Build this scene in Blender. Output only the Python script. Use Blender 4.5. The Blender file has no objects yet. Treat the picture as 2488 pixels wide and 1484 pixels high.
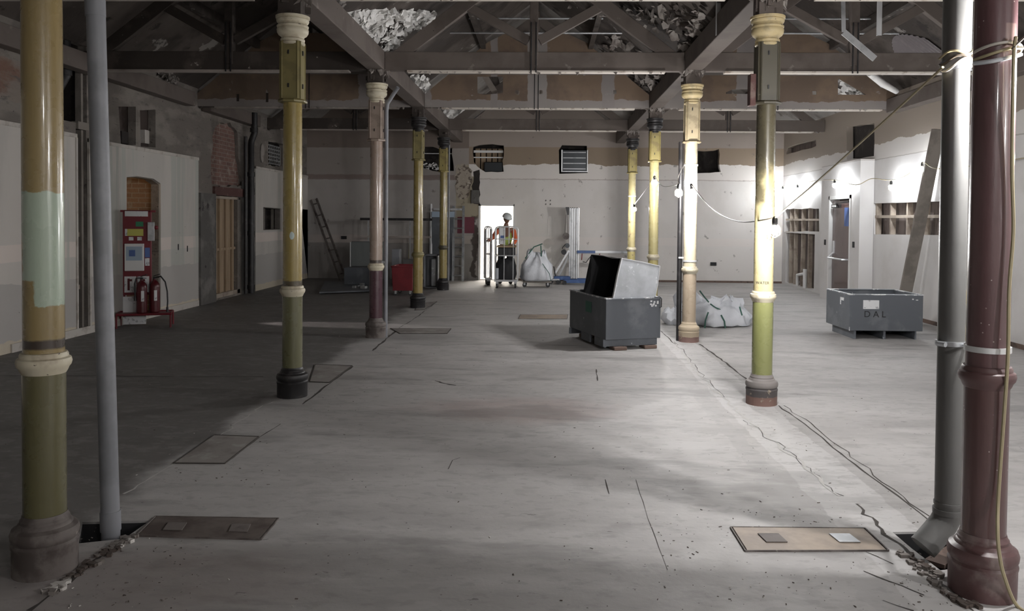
import bpy, bmesh, math, random
import numpy as np
from mathutils import Vector, Matrix
from mathutils.geometry import tessellate_polygon
from mathutils import noise as mnoise

random.seed(7)
sc = bpy.context.scene
COL = sc.collection

# ------------------------------------------------------------------ camera, world, exposure
W, H = 2488, 1484
PITCH, YAW, ROLL = 0.0263, 0.0315, 0.0088
CX, CY, FPX, EYE = 1260.8, 581.2, 1950.0, 1.6
cyw, syw = math.cos(YAW), math.sin(YAW)
_fw, _rt, _up = Vector((-syw, cyw, 0)), Vector((cyw, syw, 0)), Vector((0, 0, 1))
FWD = _fw * math.cos(PITCH) - _up * math.sin(PITCH)
_u2 = _up * math.cos(PITCH) + _fw * math.sin(PITCH)
RGT = _rt * math.cos(ROLL) + _u2 * math.sin(ROLL)
UPV = _u2 * math.cos(ROLL) - _rt * math.sin(ROLL)
cd = bpy.data.cameras.new('camera')
cam = bpy.data.objects.new('camera', cd)
COL.objects.link(cam)
cd.sensor_width = 36.0
cd.lens = FPX / W * 36.0
cd.shift_x = (W / 2 - CX) / W
cd.shift_y = (CY - H / 2) / W
cd.clip_end = 200
mt = Matrix((RGT, UPV, -FWD)).transposed().to_4x4()
mt.translation = Vector((0, 0, EYE))
cam.matrix_world = mt
sc.camera = cam

wd = bpy.data.worlds.new('world')
sc.world = wd
wd.use_nodes = True
wd.node_tree.nodes['Background'].inputs[0].default_value = (0.05, 0.055, 0.07, 1)
wd.node_tree.nodes['Background'].inputs[1].default_value = 0.5
sc.view_settings.view_transform = 'Standard'
sc.view_settings.look = 'None'
sc.view_settings.gamma = 1
sc.view_settings.use_curve_mapping = False
sc.view_settings.exposure = 1.5
sc.cycles.max_bounces = 8
sc.cycles.adaptive_threshold = 0.04
BULB = 1500.0           # emission strength of the site lamps

# ------------------------------------------------------------------ geometry helpers
ORG = {}


def ray(x, y):
    return FWD + RGT * ((x - CX) / FPX) - UPV * ((y - CY) / FPX)


def on(x, y, ax, v):
    d = ray(x, y)
    o = Vector((0, 0, EYE))
    return o + d * ((v - o[ax]) / d[ax])


XL, XR = -2.23, 1.912
WLX, WRX, WBY = -6.15, 6.05, 20.6
YK = [-0.037 + 3.541 * k for k in range(7)]


def fl(x, y, z=0.0): return on(x, y, 2, z)
def aty(x, y, Y): return on(x, y, 1, Y)
def atx(x, y, X): return on(x, y, 0, X)


def tag(o, label=None, cat=None, group=None, kind=None):
    if label: o['label'] = label
    if cat: o['category'] = cat
    if group: o['group'] = group
    if kind: o['kind'] = kind
    return o


def thing(name, loc, label, cat, group=None):
    o = bpy.data.objects.new(name, None)
    o.empty_display_size = 0.1
    COL.objects.link(o)
    o.location = loc
    ORG[o.name] = Vector(loc)
    return tag(o, label, cat, group)


class MB:
    def __init__(s):
        s.v = []; s.f = []

    def add(s, vs, fs):
        b = len(s.v)
        s.v += [Vector(v) for v in vs]
        s.f += [tuple(b + i for i in f) for f in fs]
        return s

    def box(s, c, d, rot=None):
        c = Vector(c); x, y, z = d[0] / 2, d[1] / 2, d[2] / 2
        p = [Vector((i, j, k)) for k in (-z, z) for j in (-y, y) for i in (-x, x)]
        if rot is not None:
            p = [rot @ q for q in p]
        return s.add([c + q for q in p], [(0, 2, 3, 1), (4, 5, 7, 6), (0, 1, 5, 4), (2, 6, 7, 3), (0, 4, 6, 2), (1, 3, 7, 5)])

    def mm(s, a, b):
        a, b = Vector(a), Vector(b)
        return s.box((a + b) / 2, [abs(q) for q in (b - a)])

    def bar(s, a, b, w, h, up=(0, 0, 1)):
        a, b = Vector(a), Vector(b)
        d = (b - a)
        L = d.length
        d = d.normalized()
        u = Vector(up)
        sd = d.cross(u)
        if sd.length < 1e-4: sd = d.cross(Vector((1, 0, 0)))
        sd.normalize(); u = sd.cross(d)
        return s.box((a + b) / 2, (L, w, h), Matrix((d, sd, u)).transposed())

    def tube(s, pts, r, n=10, caps=True):
        pts = [Vector(p) for p in pts]
        rs = r if isinstance(r, (list, tuple)) else [r] * len(pts)
        rings = []
        pu = None
        for i, p in enumerate(pts):
            d = (pts[min(i + 1, len(pts) - 1)] - pts[max(i - 1, 0)]).normalized()
            if pu is None:
                pu = d.orthogonal().normalized()
            pu = (pu - d * pu.dot(d)).normalized()
            pv = d.cross(pu)
            rings.append([p + (pu * math.cos(2 * math.pi * k / n) + pv * math.sin(2 * math.pi * k / n)) * rs[i] for k in range(n)])
        vs = [q for g in rings for q in g]
        fs = []
        for i in range(len(pts) - 1):
            for k in range(n):
                a, b = i * n + k, i * n + (k + 1) % n
                fs.append((a, b, b + n, a + n))
        if caps:
            fs.append(tuple(reversed(range(n)))); fs.append(tuple((len(pts) - 1) * n + k for k in range(n)))
        return s.add(vs, fs)

    def lathe(s, prof, c=(0, 0, 0), n=36, rot=None):
        c = Vector(c)
        vs = []
        for r, z in prof:
            for k in range(n):
                a = 2 * math.pi * k / n
                q = Vector((r * math.cos(a), r * math.sin(a), z))
                vs.append(c + (rot @ q if rot is not None else q))
        fs = []
        for i in range(len(prof) - 1):
            for k in range(n):
                a, b = i * n + k, i * n + (k + 1) % n
                fs.append((a, b, b + n, a + n))
        fs.append(tuple(reversed(range(n)))); fs.append(tuple((len(prof) - 1) * n + k for k in range(n)))
        return s.add(vs, fs)

    def prism(s, poly, ext):
        """poly: 3-D outline (simple, flat), ext: extrusion vector"""
        return s.slab([poly], ext)

    def slab(s, polys, ext):
        ext = Vector(ext)
        polys = [[Vector(p) for p in q] for q in polys]
        flat = [p for q in polys for p in q]
        nrm = Vector((0, 0, 0))
        q = polys[0]
        for i in range(len(q)):
            nrm += q[i].cross(q[(i + 1) % len(q)])
        nrm.normalize()
        a = nrm.orthogonal().normalized(); b = nrm.cross(a)
        tri = tessellate_polygon([[Vector((p.dot(a), p.dot(b), 0)) for p in q] for q in polys])
        n = len(flat)
        vs = flat + [p + ext for p in flat]
        fs = [tuple(t) for t in tri] + [tuple(n + i for i in reversed(t)) for t in tri]
        o = 0
        for q in polys:
            m = len(q)
            for i in range(m):
                j = (i + 1) % m
                fs.append((o + i, o + j, n + o + j, n + o + i))
            o += m
        return s.add(vs, fs)

    def sphere(s, c, r, n=14, m=9, sq=(1, 1, 1)):
        c = Vector(c)
        vs = [c + Vector((0, 0, -r * sq[2]))]
        for i in range(1, m):
            t = math.pi * i / m
            for k in range(n):
                a = 2 * math.pi * k / n
                vs.append(c + Vector((r * sq[0] * math.sin(t) * math.cos(a), r * sq[1] * math.sin(t) * math.sin(a), -r * sq[2] * math.cos(t))))
        vs.append(c + Vector((0, 0, r * sq[2])))
        fs = [(0, 1 + (k + 1) % n, 1 + k) for k in range(n)]
        for i in range(m - 2):
            for k in range(n):
                a, b = 1 + i * n + k, 1 + i * n + (k + 1) % n
                fs.append((a, b, b + n, a + n))
        L = len(vs) - 1
        fs += [(L, 1 + (m - 2) * n + k, 1 + (m - 2) * n + (k + 1) % n) for k in range(n)]
        return s.add(vs, fs)

    def build(s, name, m, parent=None, smooth=35, bevel=0):
        me = bpy.data.meshes.new(name)
        o0 = ORG[parent.name] if parent is not None else Vector((0, 0, 0))
        me.from_pydata([tuple(v - o0) for v in s.v], [], s.f)
        bm = bmesh.new(); bm.from_mesh(me)
        bmesh.ops.recalc_face_normals(bm, faces=bm.faces)
        bm.to_mesh(me); bm.free()
        me.materials.append(m)
        if smooth:
            me.shade_smooth()
            me.set_sharp_from_angle(angle=math.radians(smooth))
        o = bpy.data.objects.new(name, me)
        COL.objects.link(o)
        if parent is not None:
            o.parent = parent
        ORG[o.name] = o0
        if bevel:
            b = o.modifiers.new('bevel', 'BEVEL'); b.width = bevel; b.segments = 2; b.limit_method = 'ANGLE'
        return o

    def own(s, name, m, loc, label, cat, group=None, kind=None, **k):
        """a one-mesh thing with its origin at loc"""
        loc = Vector(loc)
        s.v = [v - loc for v in s.v]
        o = s.build(name, m, None, **k)
        o.location = loc
        ORG[o.name] = loc
        return tag(o, label, cat, group, kind)


def rough(poly, step=0.08, amp=0.015, seed=0):
    """break an outline (list of 2-tuples or vectors) into jittered short edges"""
    rnd = random.Random(seed)
    out = []
    n = len(poly)
    for i in range(n):
        a, b = Vector(poly[i]), Vector(poly[(i + 1) % n])
        k = max(1, int((b - a).length / step))
        for j in range(k):
            p = a.lerp(b, j / k)
            out.append(p + Vector([rnd.uniform(-amp, amp) for _ in range(len(p))]))
    return out


# ------------------------------------------------------------------ materials
def mat(name, col, r=0.7, metal=0.0, ops=(), bump=None, emis=None, coat=0.0, alpha=None, rvar=0.0):
    m = bpy.data.materials.new(name)
    m.use_nodes = True
    nt = m.node_tree
    N, L = nt.nodes, nt.links
    bs = N['Principled BSDF']
    bs.inputs['Roughness'].default_value = r
    bs.inputs['Metallic'].default_value = metal
    bs.inputs['Coat Weight'].default_value = coat
    bs.inputs['Coat Roughness'].default_value = 0.08
    tc = N.new('ShaderNodeTexCoord')
    cur = None

    def rgb(c):
        return (c[0], c[1], c[2], 1)

    def vec(stretch):
        if stretch is None:
            return tc.outputs['Object']
        mp = N.new('ShaderNodeMapping')
        mp.inputs['Scale'].default_value = stretch
        L.new(tc.outputs['Object'], mp.inputs[0])
        return mp.outputs[0]

    def nz(scale, stretch=None, detail=5, seed=0.0):
        n = N.new('ShaderNodeTexNoise')
        n.inputs['Scale'].default_value = scale
        n.inputs['Detail'].default_value = detail
        n.inputs['Roughness'].default_value = 0.6
        v = vec(stretch)
        if seed:
            ad = N.new('ShaderNodeVectorMath'); ad.operation = 'ADD'
            ad.inputs[1].default_value = (seed, seed * 1.7, seed * 2.3)
            L.new(v, ad.inputs[0]); v = ad.outputs[0]
        L.new(v, n.inputs['Vector'])
        return n.outputs[0]

    def mth(op, a, b=None, c=None):
        n = N.new('ShaderNodeMath'); n.operation = op
        for i, q in enumerate((a, b, c)):
            if q is None: continue
            if isinstance(q, (int, float)): n.inputs[i].default_value = q
            else: L.new(q, n.inputs[i])
        return n.outputs[0]

    def step(v, lo, hi):
        n = N.new('ShaderNodeMapRange')
        n.interpolation_type = 'SMOOTHSTEP'
        n.inputs[1].default_value = lo; n.inputs[2].default_value = hi
        L.new(v, n.inputs[0])
        return n.outputs[0]

    def sep(i):
        s = N.new('ShaderNodeSeparateXYZ')
        L.new(tc.outputs['Object'], s.inputs[0])
        return s.outputs[i]

    def mix(fac, c):
        nonlocal cur
        n = N.new('ShaderNodeMix'); n.data_type = 'RGBA'
        L.new(fac, n.inputs[0])
        if cur is None: n.inputs[6].default_value = rgb(col)
        else: L.new(cur, n.inputs[6])
        n.inputs[7].default_value = rgb(c)
        cur = n.outputs[2]

    for i, o in enumerate(ops):
        k = o[0]
        sd = 3.1 * (i + 1)
        if k == 'n':        # noise patches: colour, scale, lo, hi, stretch, strength
            f = step(nz(o[2], o[5] if len(o) > 5 else None, seed=sd), o[3], o[4])
            if len(o) > 6: f = mth('MULTIPLY', f, o[6])
            mix(f, o[1])
        elif k == 'ax':     # half space: colour, axis, threshold, wobble, scale, sign
            v = mth('ADD', sep(o[2]), mth('MULTIPLY', mth('SUBTRACT', nz(o[5], seed=sd), 0.5), o[4]))
            e_ = o[7] if len(o) > 7 else 0.004
            f = step(v, o[3] - e_, o[3] + e_)
            if o[6] < 0: f = mth('SUBTRACT', 1.0, f)
            mix(f, o[1])
        elif k == 'band':   # colour, axis, a, b, wobble, scale, strength
            v = mth('ADD', sep(o[2]), mth('MULTIPLY', mth('SUBTRACT', nz(o[6], seed=sd), 0.5), o[5]))
            f = mth('MULTIPLY', step(v, o[3] - 0.006, o[3] + 0.006), mth('SUBTRACT', 1.0, step(v, o[4] - 0.006, o[4] + 0.006)))
            if len(o) > 7: f = mth('MULTIPLY', f, o[7])
            mix(f, o[1])
        elif k == 'blob':   # colour, centre, radii, wobble, scale, strength
            mp = N.new('ShaderNodeMapping'); mp.vector_type = 'TEXTURE'
            mp.inputs['Location'].default_value = o[2]; mp.inputs['Scale'].default_value = o[3]
            L.new(tc.outputs['Object'], mp.inputs[0])
            ln = N.new('ShaderNodeVectorMath'); ln.operation = 'LENGTH'
            L.new(mp.outputs[0], ln.inputs[0])
            v = mth('ADD', ln.outputs['Value'], mth('MULTIPLY', mth('SUBTRACT', nz(o[5], seed=sd), 0.5), o[4]))
            ed = o[7] if len(o) > 7 else 0.03
            f = mth('SUBTRACT', 1.0, step(v, 1 - ed, 1 + ed))
            if len(o) > 6: f = mth('MULTIPLY', f, o[6])
            mix(f, o[1])
        elif k == 'rect':   # colour, axis, a, b, (z0, z1), wobble, scale, strength, edge
            w1 = mth('MULTIPLY', mth('SUBTRACT', nz(o[7], seed=sd), 0.5), o[6])
            w2 = mth('MULTIPLY', mth('SUBTRACT', nz(o[7], seed=sd + 7), 0.5), o[6])
            va, vz = mth('ADD', sep(o[2]), w1), mth('ADD', sep(2), w2)
            e = o[9] if len(o) > 9 else 0.004
            f = mth('MULTIPLY', mth('MULTIPLY', step(va, o[3] - e, o[3] + e), mth('SUBTRACT', 1.0, step(va, o[4] - e, o[4] + e))),
                    mth('MULTIPLY', step(vz, o[5][0] - e, o[5][0] + e), mth('SUBTRACT', 1.0, step(vz, o[5][1] - e, o[5][1] + e))))
            if len(o) > 8: f = mth('MULTIPLY', f, o[8])
            mix(f, o[1])
        elif k == 'vor':    # specks: colour, scale, threshold, stretch
            n = N.new('ShaderNodeTexVoronoi'); n.inputs['Scale'].default_value = o[2]
            L.new(vec(o[4] if len(o) > 4 else None), n.inputs['Vector'])
            f = mth('SUBTRACT', 1.0, step(n.outputs['Distance'], o[3] * 0.7, o[3]))
            g = step(nz(o[2] * 0.25, seed=sd), 0.5, 0.6)
            mix(mth('MULTIPLY', f, g), o[1])
        elif k == 'brick':  # mortar colour, c1, c2, plane ('xz','yz'), strength
            cb = N.new('ShaderNodeCombineXYZ')
            L.new(sep(0 if o[4] == 'xz' else 1), cb.inputs[0]); L.new(sep(2), cb.inputs[1])
            n = N.new('ShaderNodeTexBrick')
            n.inputs['Scale'].default_value = 1.0
            n.inputs['Brick Width'].default_value = 0.225; n.inputs['Row Height'].default_value = 0.078
            n.inputs['Mortar Size'].default_value = 0.008
            n.inputs['Color1'].default_value = rgb(o[2]); n.inputs['Color2'].default_value = rgb(o[3]); n.inputs['Mortar'].default_value = rgb(o[1])
            L.new(cb.outputs[0], n.inputs[0])
            cur = n.outputs[0]
    if cur is not None:
        L.new(cur, bs.inputs['Base Color'])
    else:
        bs.inputs['Base Color'].default_value = rgb(col)
    if rvar:
        L.new(mth('ADD', mth('MULTIPLY', nz(6.0, seed=9.0), rvar), r - rvar / 2), bs.inputs['Roughness'])
    if bump:
        b = N.new('ShaderNodeBump'); b.inputs['Strength'].default_value = bump[1]; b.inputs['Distance'].default_value = bump[2] if len(bump) > 2 else 0.02
        L.new(nz(bump[0], bump[3] if len(bump) > 3 else None, detail=6), b.inputs['Height'])
        L.new(b.outputs[0], bs.inputs['Normal'])
    if emis:
        bs.inputs['Emission Color'].default_value = rgb(emis[0]); bs.inputs['Emission Strength'].default_value = emis[1]
    if alpha:
        bs.inputs['Transmission Weight'].default_value = alpha
    return m


M = {}
FLOORC = (0.43, 0.418, 0.408)
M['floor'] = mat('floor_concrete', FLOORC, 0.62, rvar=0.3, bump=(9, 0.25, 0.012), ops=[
    ('n', (0.33, 0.318, 0.308), 1.0, 0.42, 0.66, (0.6, 1.3, 1), 0.7),
    ('n', (0.5, 0.488, 0.478), 1.7, 0.5, 0.7, (0.5, 1.8, 1), 0.6),
    ('n', (0.27, 0.255, 0.245), 3.2, 0.56, 0.72, (0.7, 1.5, 1), 0.55),
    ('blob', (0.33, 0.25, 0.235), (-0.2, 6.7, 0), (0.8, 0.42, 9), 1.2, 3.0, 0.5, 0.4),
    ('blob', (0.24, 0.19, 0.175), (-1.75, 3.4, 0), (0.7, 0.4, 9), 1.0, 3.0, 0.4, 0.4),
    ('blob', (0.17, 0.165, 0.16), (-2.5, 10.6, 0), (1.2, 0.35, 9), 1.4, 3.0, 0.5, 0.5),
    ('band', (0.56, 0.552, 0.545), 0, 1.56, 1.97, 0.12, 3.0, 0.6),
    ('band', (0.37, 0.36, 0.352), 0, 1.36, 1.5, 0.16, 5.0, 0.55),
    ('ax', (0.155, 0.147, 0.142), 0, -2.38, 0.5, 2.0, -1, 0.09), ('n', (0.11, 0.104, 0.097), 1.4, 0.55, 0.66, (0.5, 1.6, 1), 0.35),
    ('n', (0.3, 0.29, 0.28), 5.0, 0.55, 0.62, (0.8, 1.4, 1), 0.3), ('n', (0.26, 0.25, 0.24), 11.0, 0.55, 0.64, (0.8, 1.4, 1), 0.35),
    ('n', (0.11, 0.105, 0.1), 9.0, 0.69, 0.73, (0.8, 1.6, 1), 0.6),
    ('n', (0.55, 0.54, 0.52), 14.0, 0.7, 0.74, (1.0, 1.6, 1), 0.5),
    ('vor', (0.08, 0.075, 0.07), 7.0, 0.06, (1, 2.5, 1)),
    ('vor', (0.1, 0.09, 0.085), 16.0, 0.09),
])
TAUPE = (0.235, 0.2, 0.175)
SKIM = (0.56, 0.53, 0.5)
M['wall_back'] = mat('wall_back_plaster', (0.74, 0.71, 0.68), 0.9, bump=(14, 0.15, 0.01), ops=[
    ('n', (0.68, 0.65, 0.615), 1.3, 0.45, 0.62, (1, 1, 0.7), 0.7),
    ('band', (0.78, 0.72, 0.68), 2, 0.93, 1.13, 0.03, 2.0, 0.5),
    ('ax', (0.76, 0.72, 0.68), 2, 2.6, 0.03, 3.0, 1),
    ('ax', (0.30, 0.235, 0.175), 2, 2.98, 0.28, 1.4, 1),
    ('ax', (0.36, 0.31, 0.275), 2, 3.42, 0.03, 3.0, 1),
    ('n', (0.17, 0.15, 0.135), 5, 0.64, 0.7, None, 0.6),
    ('band', (0.36, 0.29, 0.26), 2, 2.585, 2.61, 0.05, 9.0, 0.55),
])
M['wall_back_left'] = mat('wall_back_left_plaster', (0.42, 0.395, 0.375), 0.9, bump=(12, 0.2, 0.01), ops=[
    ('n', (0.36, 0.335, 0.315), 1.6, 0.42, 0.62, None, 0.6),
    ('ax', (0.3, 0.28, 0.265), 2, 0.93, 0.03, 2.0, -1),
    ('band', (0.48, 0.43, 0.4), 2, 0.93, 1.13, 0.03, 2.0, 0.8),
    ('ax', (0.35, 0.315, 0.29), 2, 2.6, 0.04, 3.0, 1),
    ('band', (0.22, 0.17, 0.155), 2, 2.56, 2.69, 0.05, 6.0, 0.8),
    ('ax', (0.22, 0.18, 0.155), 2, 3.38, 0.03, 3.0, 1),
    ('rect', (0.38, 0.335, 0.25), 0, -2.28, -1.5, (1.6, 2.95), 0.12, 5.0, 1.0, 0.01),
    ('rect', (0.06, 0.045, 0.04), 0, -1.86, -1.72, (0.1, 1.68), 0.45, 2.5, 0.9, 0.02),
    ('rect', (0.17, 0.05, 0.07), 0, -2.24, -1.8, (1.2, 1.62), 0.03, 6.0, 1.0, 0.008),
    ('n', (0.12, 0.1, 0.09), 6, 0.66, 0.7, None, 0.5),
])
M['wall_right'] = mat('wall_right_plaster', (0.62, 0.605, 0.595), 0.6, bump=(14, 0.12, 0.01), ops=[
    ('n', (0.55, 0.53, 0.51), 1.4, 0.45, 0.65, None, 0.6),
    ('ax', (0.6, 0.575, 0.55), 2, 2.72, 0.02, 3.0, 1),
    ('ax', (0.3, 0.255, 0.215), 2, 3.0, 0.28, 1.2, 1),
    ('band', (0.22, 0.19, 0.165), 2, 2.715, 2.73, 0.03, 4.0, 0.6),
    ('n', (0.33, 0.24, 0.15), 1.5, 0.6, 0.63, None, 0.0),
])
M['masonry'] = mat('old_masonry', (0.18, 0.16, 0.142), 0.95, bump=(9, 0.8, 0.03, (1, 0.5, 1.4)), ops=[
    ('rect', (0.2, 0.12, 0.09), 1, 8.0, 9.3, (2.9, 3.38), 0.1, 5.0), ('n', (0.26, 0.235, 0.21), 2.4, 0.47, 0.6, (1, 0.5, 1.2), 0.8),
    ('n', (0.13, 0.115, 0.105), 7, 0.58, 0.68, (1, 0.35, 1.6), 0.9),
    ('n', (0.06, 0.05, 0.045), 14, 0.66, 0.7, None, 0.9),
])
M['board'] = mat('plasterboard', (0.602, 0.570, 0.531), 0.85, bump=(30, 0.05, 0.004), ops=[
    ('n', (0.512, 0.493, 0.461), 1.1, 0.4, 0.62, (1, 1.4, 0.3), 0.8),
    ('band', (0.717, 0.640, 0.589), 2, 1.04, 1.24, 0.03, 2.0, 0.9),
    ('n', (0.461, 0.486, 0.448), 0.8, 0.52, 0.56, (1, 2.6, 0.08), 0.7),
    ('ax', (0.461, 0.442, 0.422), 2, 0.75, 0.3, 1.0, -1),
    ('band', (0.640, 0.563, 0.422), 2, -0.1, 0.13, 0.1, 5.0, 0.7),
    ('vor', (0.077, 0.064, 0.058), 5.0, 0.05),
])
M['board_edge'] = mat('white_board_edge', (0.55, 0.52, 0.48), 0.8, ops=[('n', (0.38, 0.34, 0.3), 6, 0.5, 0.7)])
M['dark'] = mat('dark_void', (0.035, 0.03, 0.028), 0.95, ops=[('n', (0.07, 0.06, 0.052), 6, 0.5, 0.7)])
M['soot'] = mat('sooty_render', (0.12, 0.115, 0.108), 0.95, bump=(8, 0.6, 0.02), ops=[
    ('n', (0.2, 0.19, 0.18), 3, 0.45, 0.65), ('n', (0.045, 0.04, 0.04), 5, 0.6, 0.68)])
M['brick'] = mat('old_brick', (0.3, 0.17, 0.13), 0.9, bump=(16, 0.8, 0.02), ops=[
    ('brick', (0.26, 0.22, 0.19), (0.24, 0.135, 0.11), (0.18, 0.105, 0.09), 'yz'),
    ('n', (0.36, 0.3, 0.26), 6, 0.55, 0.66, None, 0.8)])
M['brick_x'] = mat('old_brick_cross', (0.3, 0.2, 0.13), 0.9, bump=(16, 0.8, 0.02), ops=[
    ('brick', (0.4, 0.33, 0.25), (0.38, 0.24, 0.15), (0.28, 0.18, 0.12), 'xz'),
    ('n', (0.42, 0.36, 0.28), 6, 0.55, 0.66, None, 0.8)])
M['lintel'] = mat('maroon_lintel', (0.11, 0.05, 0.045), 0.7, ops=[('n', (0.2, 0.14, 0.12), 6, 0.55, 0.7)])
M['timber'] = mat('painted_timber', (0.135, 0.112, 0.098), 0.8, bump=(10, 0.2, 0.006, (1, 1, 1)), ops=[
    ('n', (0.095, 0.076, 0.066), 2.0, 0.45, 0.65, None, 0.7),
    ('n', (0.24, 0.21, 0.19), 5.0, 0.64, 0.7, None, 0.6),
    ('vor', (0.03, 0.025, 0.02), 6.0, 0.05)])
M['timber_light'] = mat('dusty_pale_timber', (0.36, 0.32, 0.29), 0.8, bump=(10, 0.2, 0.006), ops=[
    ('n', (0.25, 0.215, 0.19), 2.5, 0.45, 0.65, None, 0.8),
    ('n', (0.46, 0.42, 0.38), 5.0, 0.6, 0.68, None, 0.7),
    ('vor', (0.03, 0.025, 0.02), 6.0, 0.05)])
M['timber_dark'] = mat('dark_old_timber', (0.05, 0.04, 0.034), 0.85, bump=(12, 0.3, 0.008), ops=[
    ('n', (0.09, 0.073, 0.063), 3.0, 0.5, 0.7), ('n', (0.4, 0.36, 0.32), 7.0, 0.68, 0.71)])
M['strip'] = mat('pale_painted_batten', (0.6, 0.55, 0.49), 0.7, ops=[('n', (0.36, 0.3, 0.25), 6, 0.55, 0.66)])
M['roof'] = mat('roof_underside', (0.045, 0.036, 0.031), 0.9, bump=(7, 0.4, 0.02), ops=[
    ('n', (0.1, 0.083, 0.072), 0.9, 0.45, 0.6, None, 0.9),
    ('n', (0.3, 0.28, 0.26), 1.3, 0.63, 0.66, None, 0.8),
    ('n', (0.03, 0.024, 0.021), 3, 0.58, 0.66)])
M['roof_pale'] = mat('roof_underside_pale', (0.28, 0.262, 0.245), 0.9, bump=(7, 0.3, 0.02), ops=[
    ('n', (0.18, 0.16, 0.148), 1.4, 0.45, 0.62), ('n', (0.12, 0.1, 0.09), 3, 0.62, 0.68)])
M['gable'] = mat('gable_boarding', (0.2, 0.142, 0.1), 0.85, bump=(12, 0.2, 0.006), ops=[
    ('n', (0.155, 0.112, 0.084), 1.5, 0.45, 0.6),
    ('ax', (0.272, 0.245, 0.233), 2, 3.66, 0.16, 3.0, -1),
    ('band', (0.279, 0.252, 0.240), 0, -0.32, 0.02, 0.08, 5.0),
    ('band', (0.258, 0.231, 0.222), 0, 0.98, 1.2, 0.1, 5.0),
    ('band', (0.258, 0.231, 0.222), 0, -0.96, -0.84, 0.06, 5.0),
    ('band', (0.272, 0.245, 0.229), 0, 1.9, 2.45, 0.3, 3.0),
    ('band', (0.258, 0.231, 0.222), 0, 3.3, 3.75, 0.1, 5.0),
    ('band', (0.258, 0.231, 0.222), 0, -4.6, -4.35, 0.16, 5.0),
    ('band', (0.258, 0.231, 0.222), 0, -3.3, -3.0, 0.2, 5.0),
    ('band', (0.258, 0.231, 0.222), 0, -2.4, -2.0, 0.2, 5.0),
    ('band', (0.204, 0.182, 0.170), 2, 4.1, 4.16, 0.02, 5.0),
    ('n', (0.286, 0.259, 0.244), 2.6, 0.63, 0.66)])
M['flake'] = mat('peeling_paint', (0.85, 0.84, 0.82), 0.8, ops=[('n', (0.6, 0.58, 0.56), 3, 0.55, 0.68)])
M['flake_grey'] = mat('peeling_grey_paint', (0.34, 0.31, 0.285), 0.8, ops=[('n', (0.17, 0.145, 0.13), 3, 0.45, 0.6)])
M['corr'] = mat('corrugated_sheet', (0.17, 0.15, 0.155), 0.5, ops=[('n', (0.2, 0.18, 0.18), 8, 0.5, 0.7)])
OCH, OLV, MUS = (0.41, 0.31, 0.13), (0.2, 0.195, 0.085), (0.34, 0.26, 0.085)


def paint(name, up, lo, extra=(), r=0.28, split=0.95):
    return mat(name, up, r, rvar=0.2, coat=0.5, bump=(30, 0.3, 0.005, (1, 1, 0.22)), ops=[
        ('n', tuple(c * 0.8 for c in up), 5, 0.45, 0.7, (1, 1, 0.3), 0.7),
        ('ax', lo, 2, split, 0.0, 1.0, -1),
        ('n', tuple(c * 0.72 for c in lo), 7, 0.56, 0.66, (1, 1, 0.25), 0.45)] + list(extra))


DB = (0.05, 0.04, 0.035)
M['c_L1'] = paint('paint_ochre_green_patch', (0.3, 0.225, 0.1), (0.125, 0.115, 0.055), [
    ('rect', (0.4, 0.48, 0.38), 0, -0.062, 0.2, (1.31, 1.7), 0.1, 5.0), ('rect', (0.4, 0.48, 0.38), 0, 0.012, 0.2, (1.2, 1.34), 0.07, 8.0),
    ('band', (0.055, 0.04, 0.03), 2, 1.005, 1.045, 0.01, 20.0)])
M['c_L2'] = paint('paint_mustard_olive', MUS, (0.135, 0.132, 0.068), [
    ('band', DB, 2, 0.98, 1.03, 0.02, 30.0, 0.85), ('blob', (0.5, 0.6, 0.58), (0.02, -0.09, 1.43), (0.02, 0.06, 0.035), 0.4, 20.0)])
M['c_L3'] = paint('paint_pink_beige_maroon', (0.36, 0.275, 0.225), (0.075, 0.035, 0.045), [('band', DB, 2, 0.99, 1.03, 0.02, 30.0, 0.9)])
M['c_L4'] = paint('paint_mustard_all', (0.31, 0.24, 0.08), (0.29, 0.22, 0.075))
M['c_L5'] = paint('paint_mustard_pale', (0.32, 0.255, 0.095), (0.3, 0.24, 0.09))
M['c_R1'] = paint('paint_burgundy', (0.125, 0.066, 0.07), (0.105, 0.056, 0.055), [
    ('vor', (0.5, 0.42, 0.4), 30, 0.1), ('rect', (0.26, 0.17, 0.15), 0, 0.0, 0.05, (2.33, 2.43), 0.004, 8.0, 0.8)], r=0.35)
M['c_R2'] = paint('paint_cream_olive', (0.5, 0.43, 0.235), (0.23, 0.24, 0.095), [
    ('rect', (0.07, 0.062, 0.042), 0, -0.6, 0.6, (2.0, 2.8), 0.5, 3.5, 0.85, 0.06), ('rect', (0.06, 0.052, 0.035), 0, -0.6, -0.03, (1.75, 2.8), 0.2, 4.0, 0.8, 0.03),
    ('n', (0.1, 0.08, 0.05), 16, 0.67, 0.7, (1, 1, 0.3))])
M['c_R3'] = paint('paint_cream_buff', (0.6, 0.53, 0.38), (0.45, 0.365, 0.27), [('n', (0.2, 0.13, 0.08), 22, 0.7, 0.73)])
M['c_R4'] = paint('paint_straw', (0.47, 0.41, 0.2), (0.47, 0.4, 0.17))
M['c_R5'] = paint('paint_straw_worn', (0.42, 0.36, 0.18), (0.45, 0.38, 0.16), [('n', (0.24, 0.19, 0.11), 7, 0.6, 0.66)])
M['cream'] = mat('cream_paint', (0.6, 0.55, 0.42), 0.5, bump=(25, 0.3, 0.004), ops=[
    ('n', (0.42, 0.36, 0.26), 8, 0.5, 0.68), ('n', (0.08, 0.06, 0.05), 20, 0.67, 0.7)])
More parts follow.
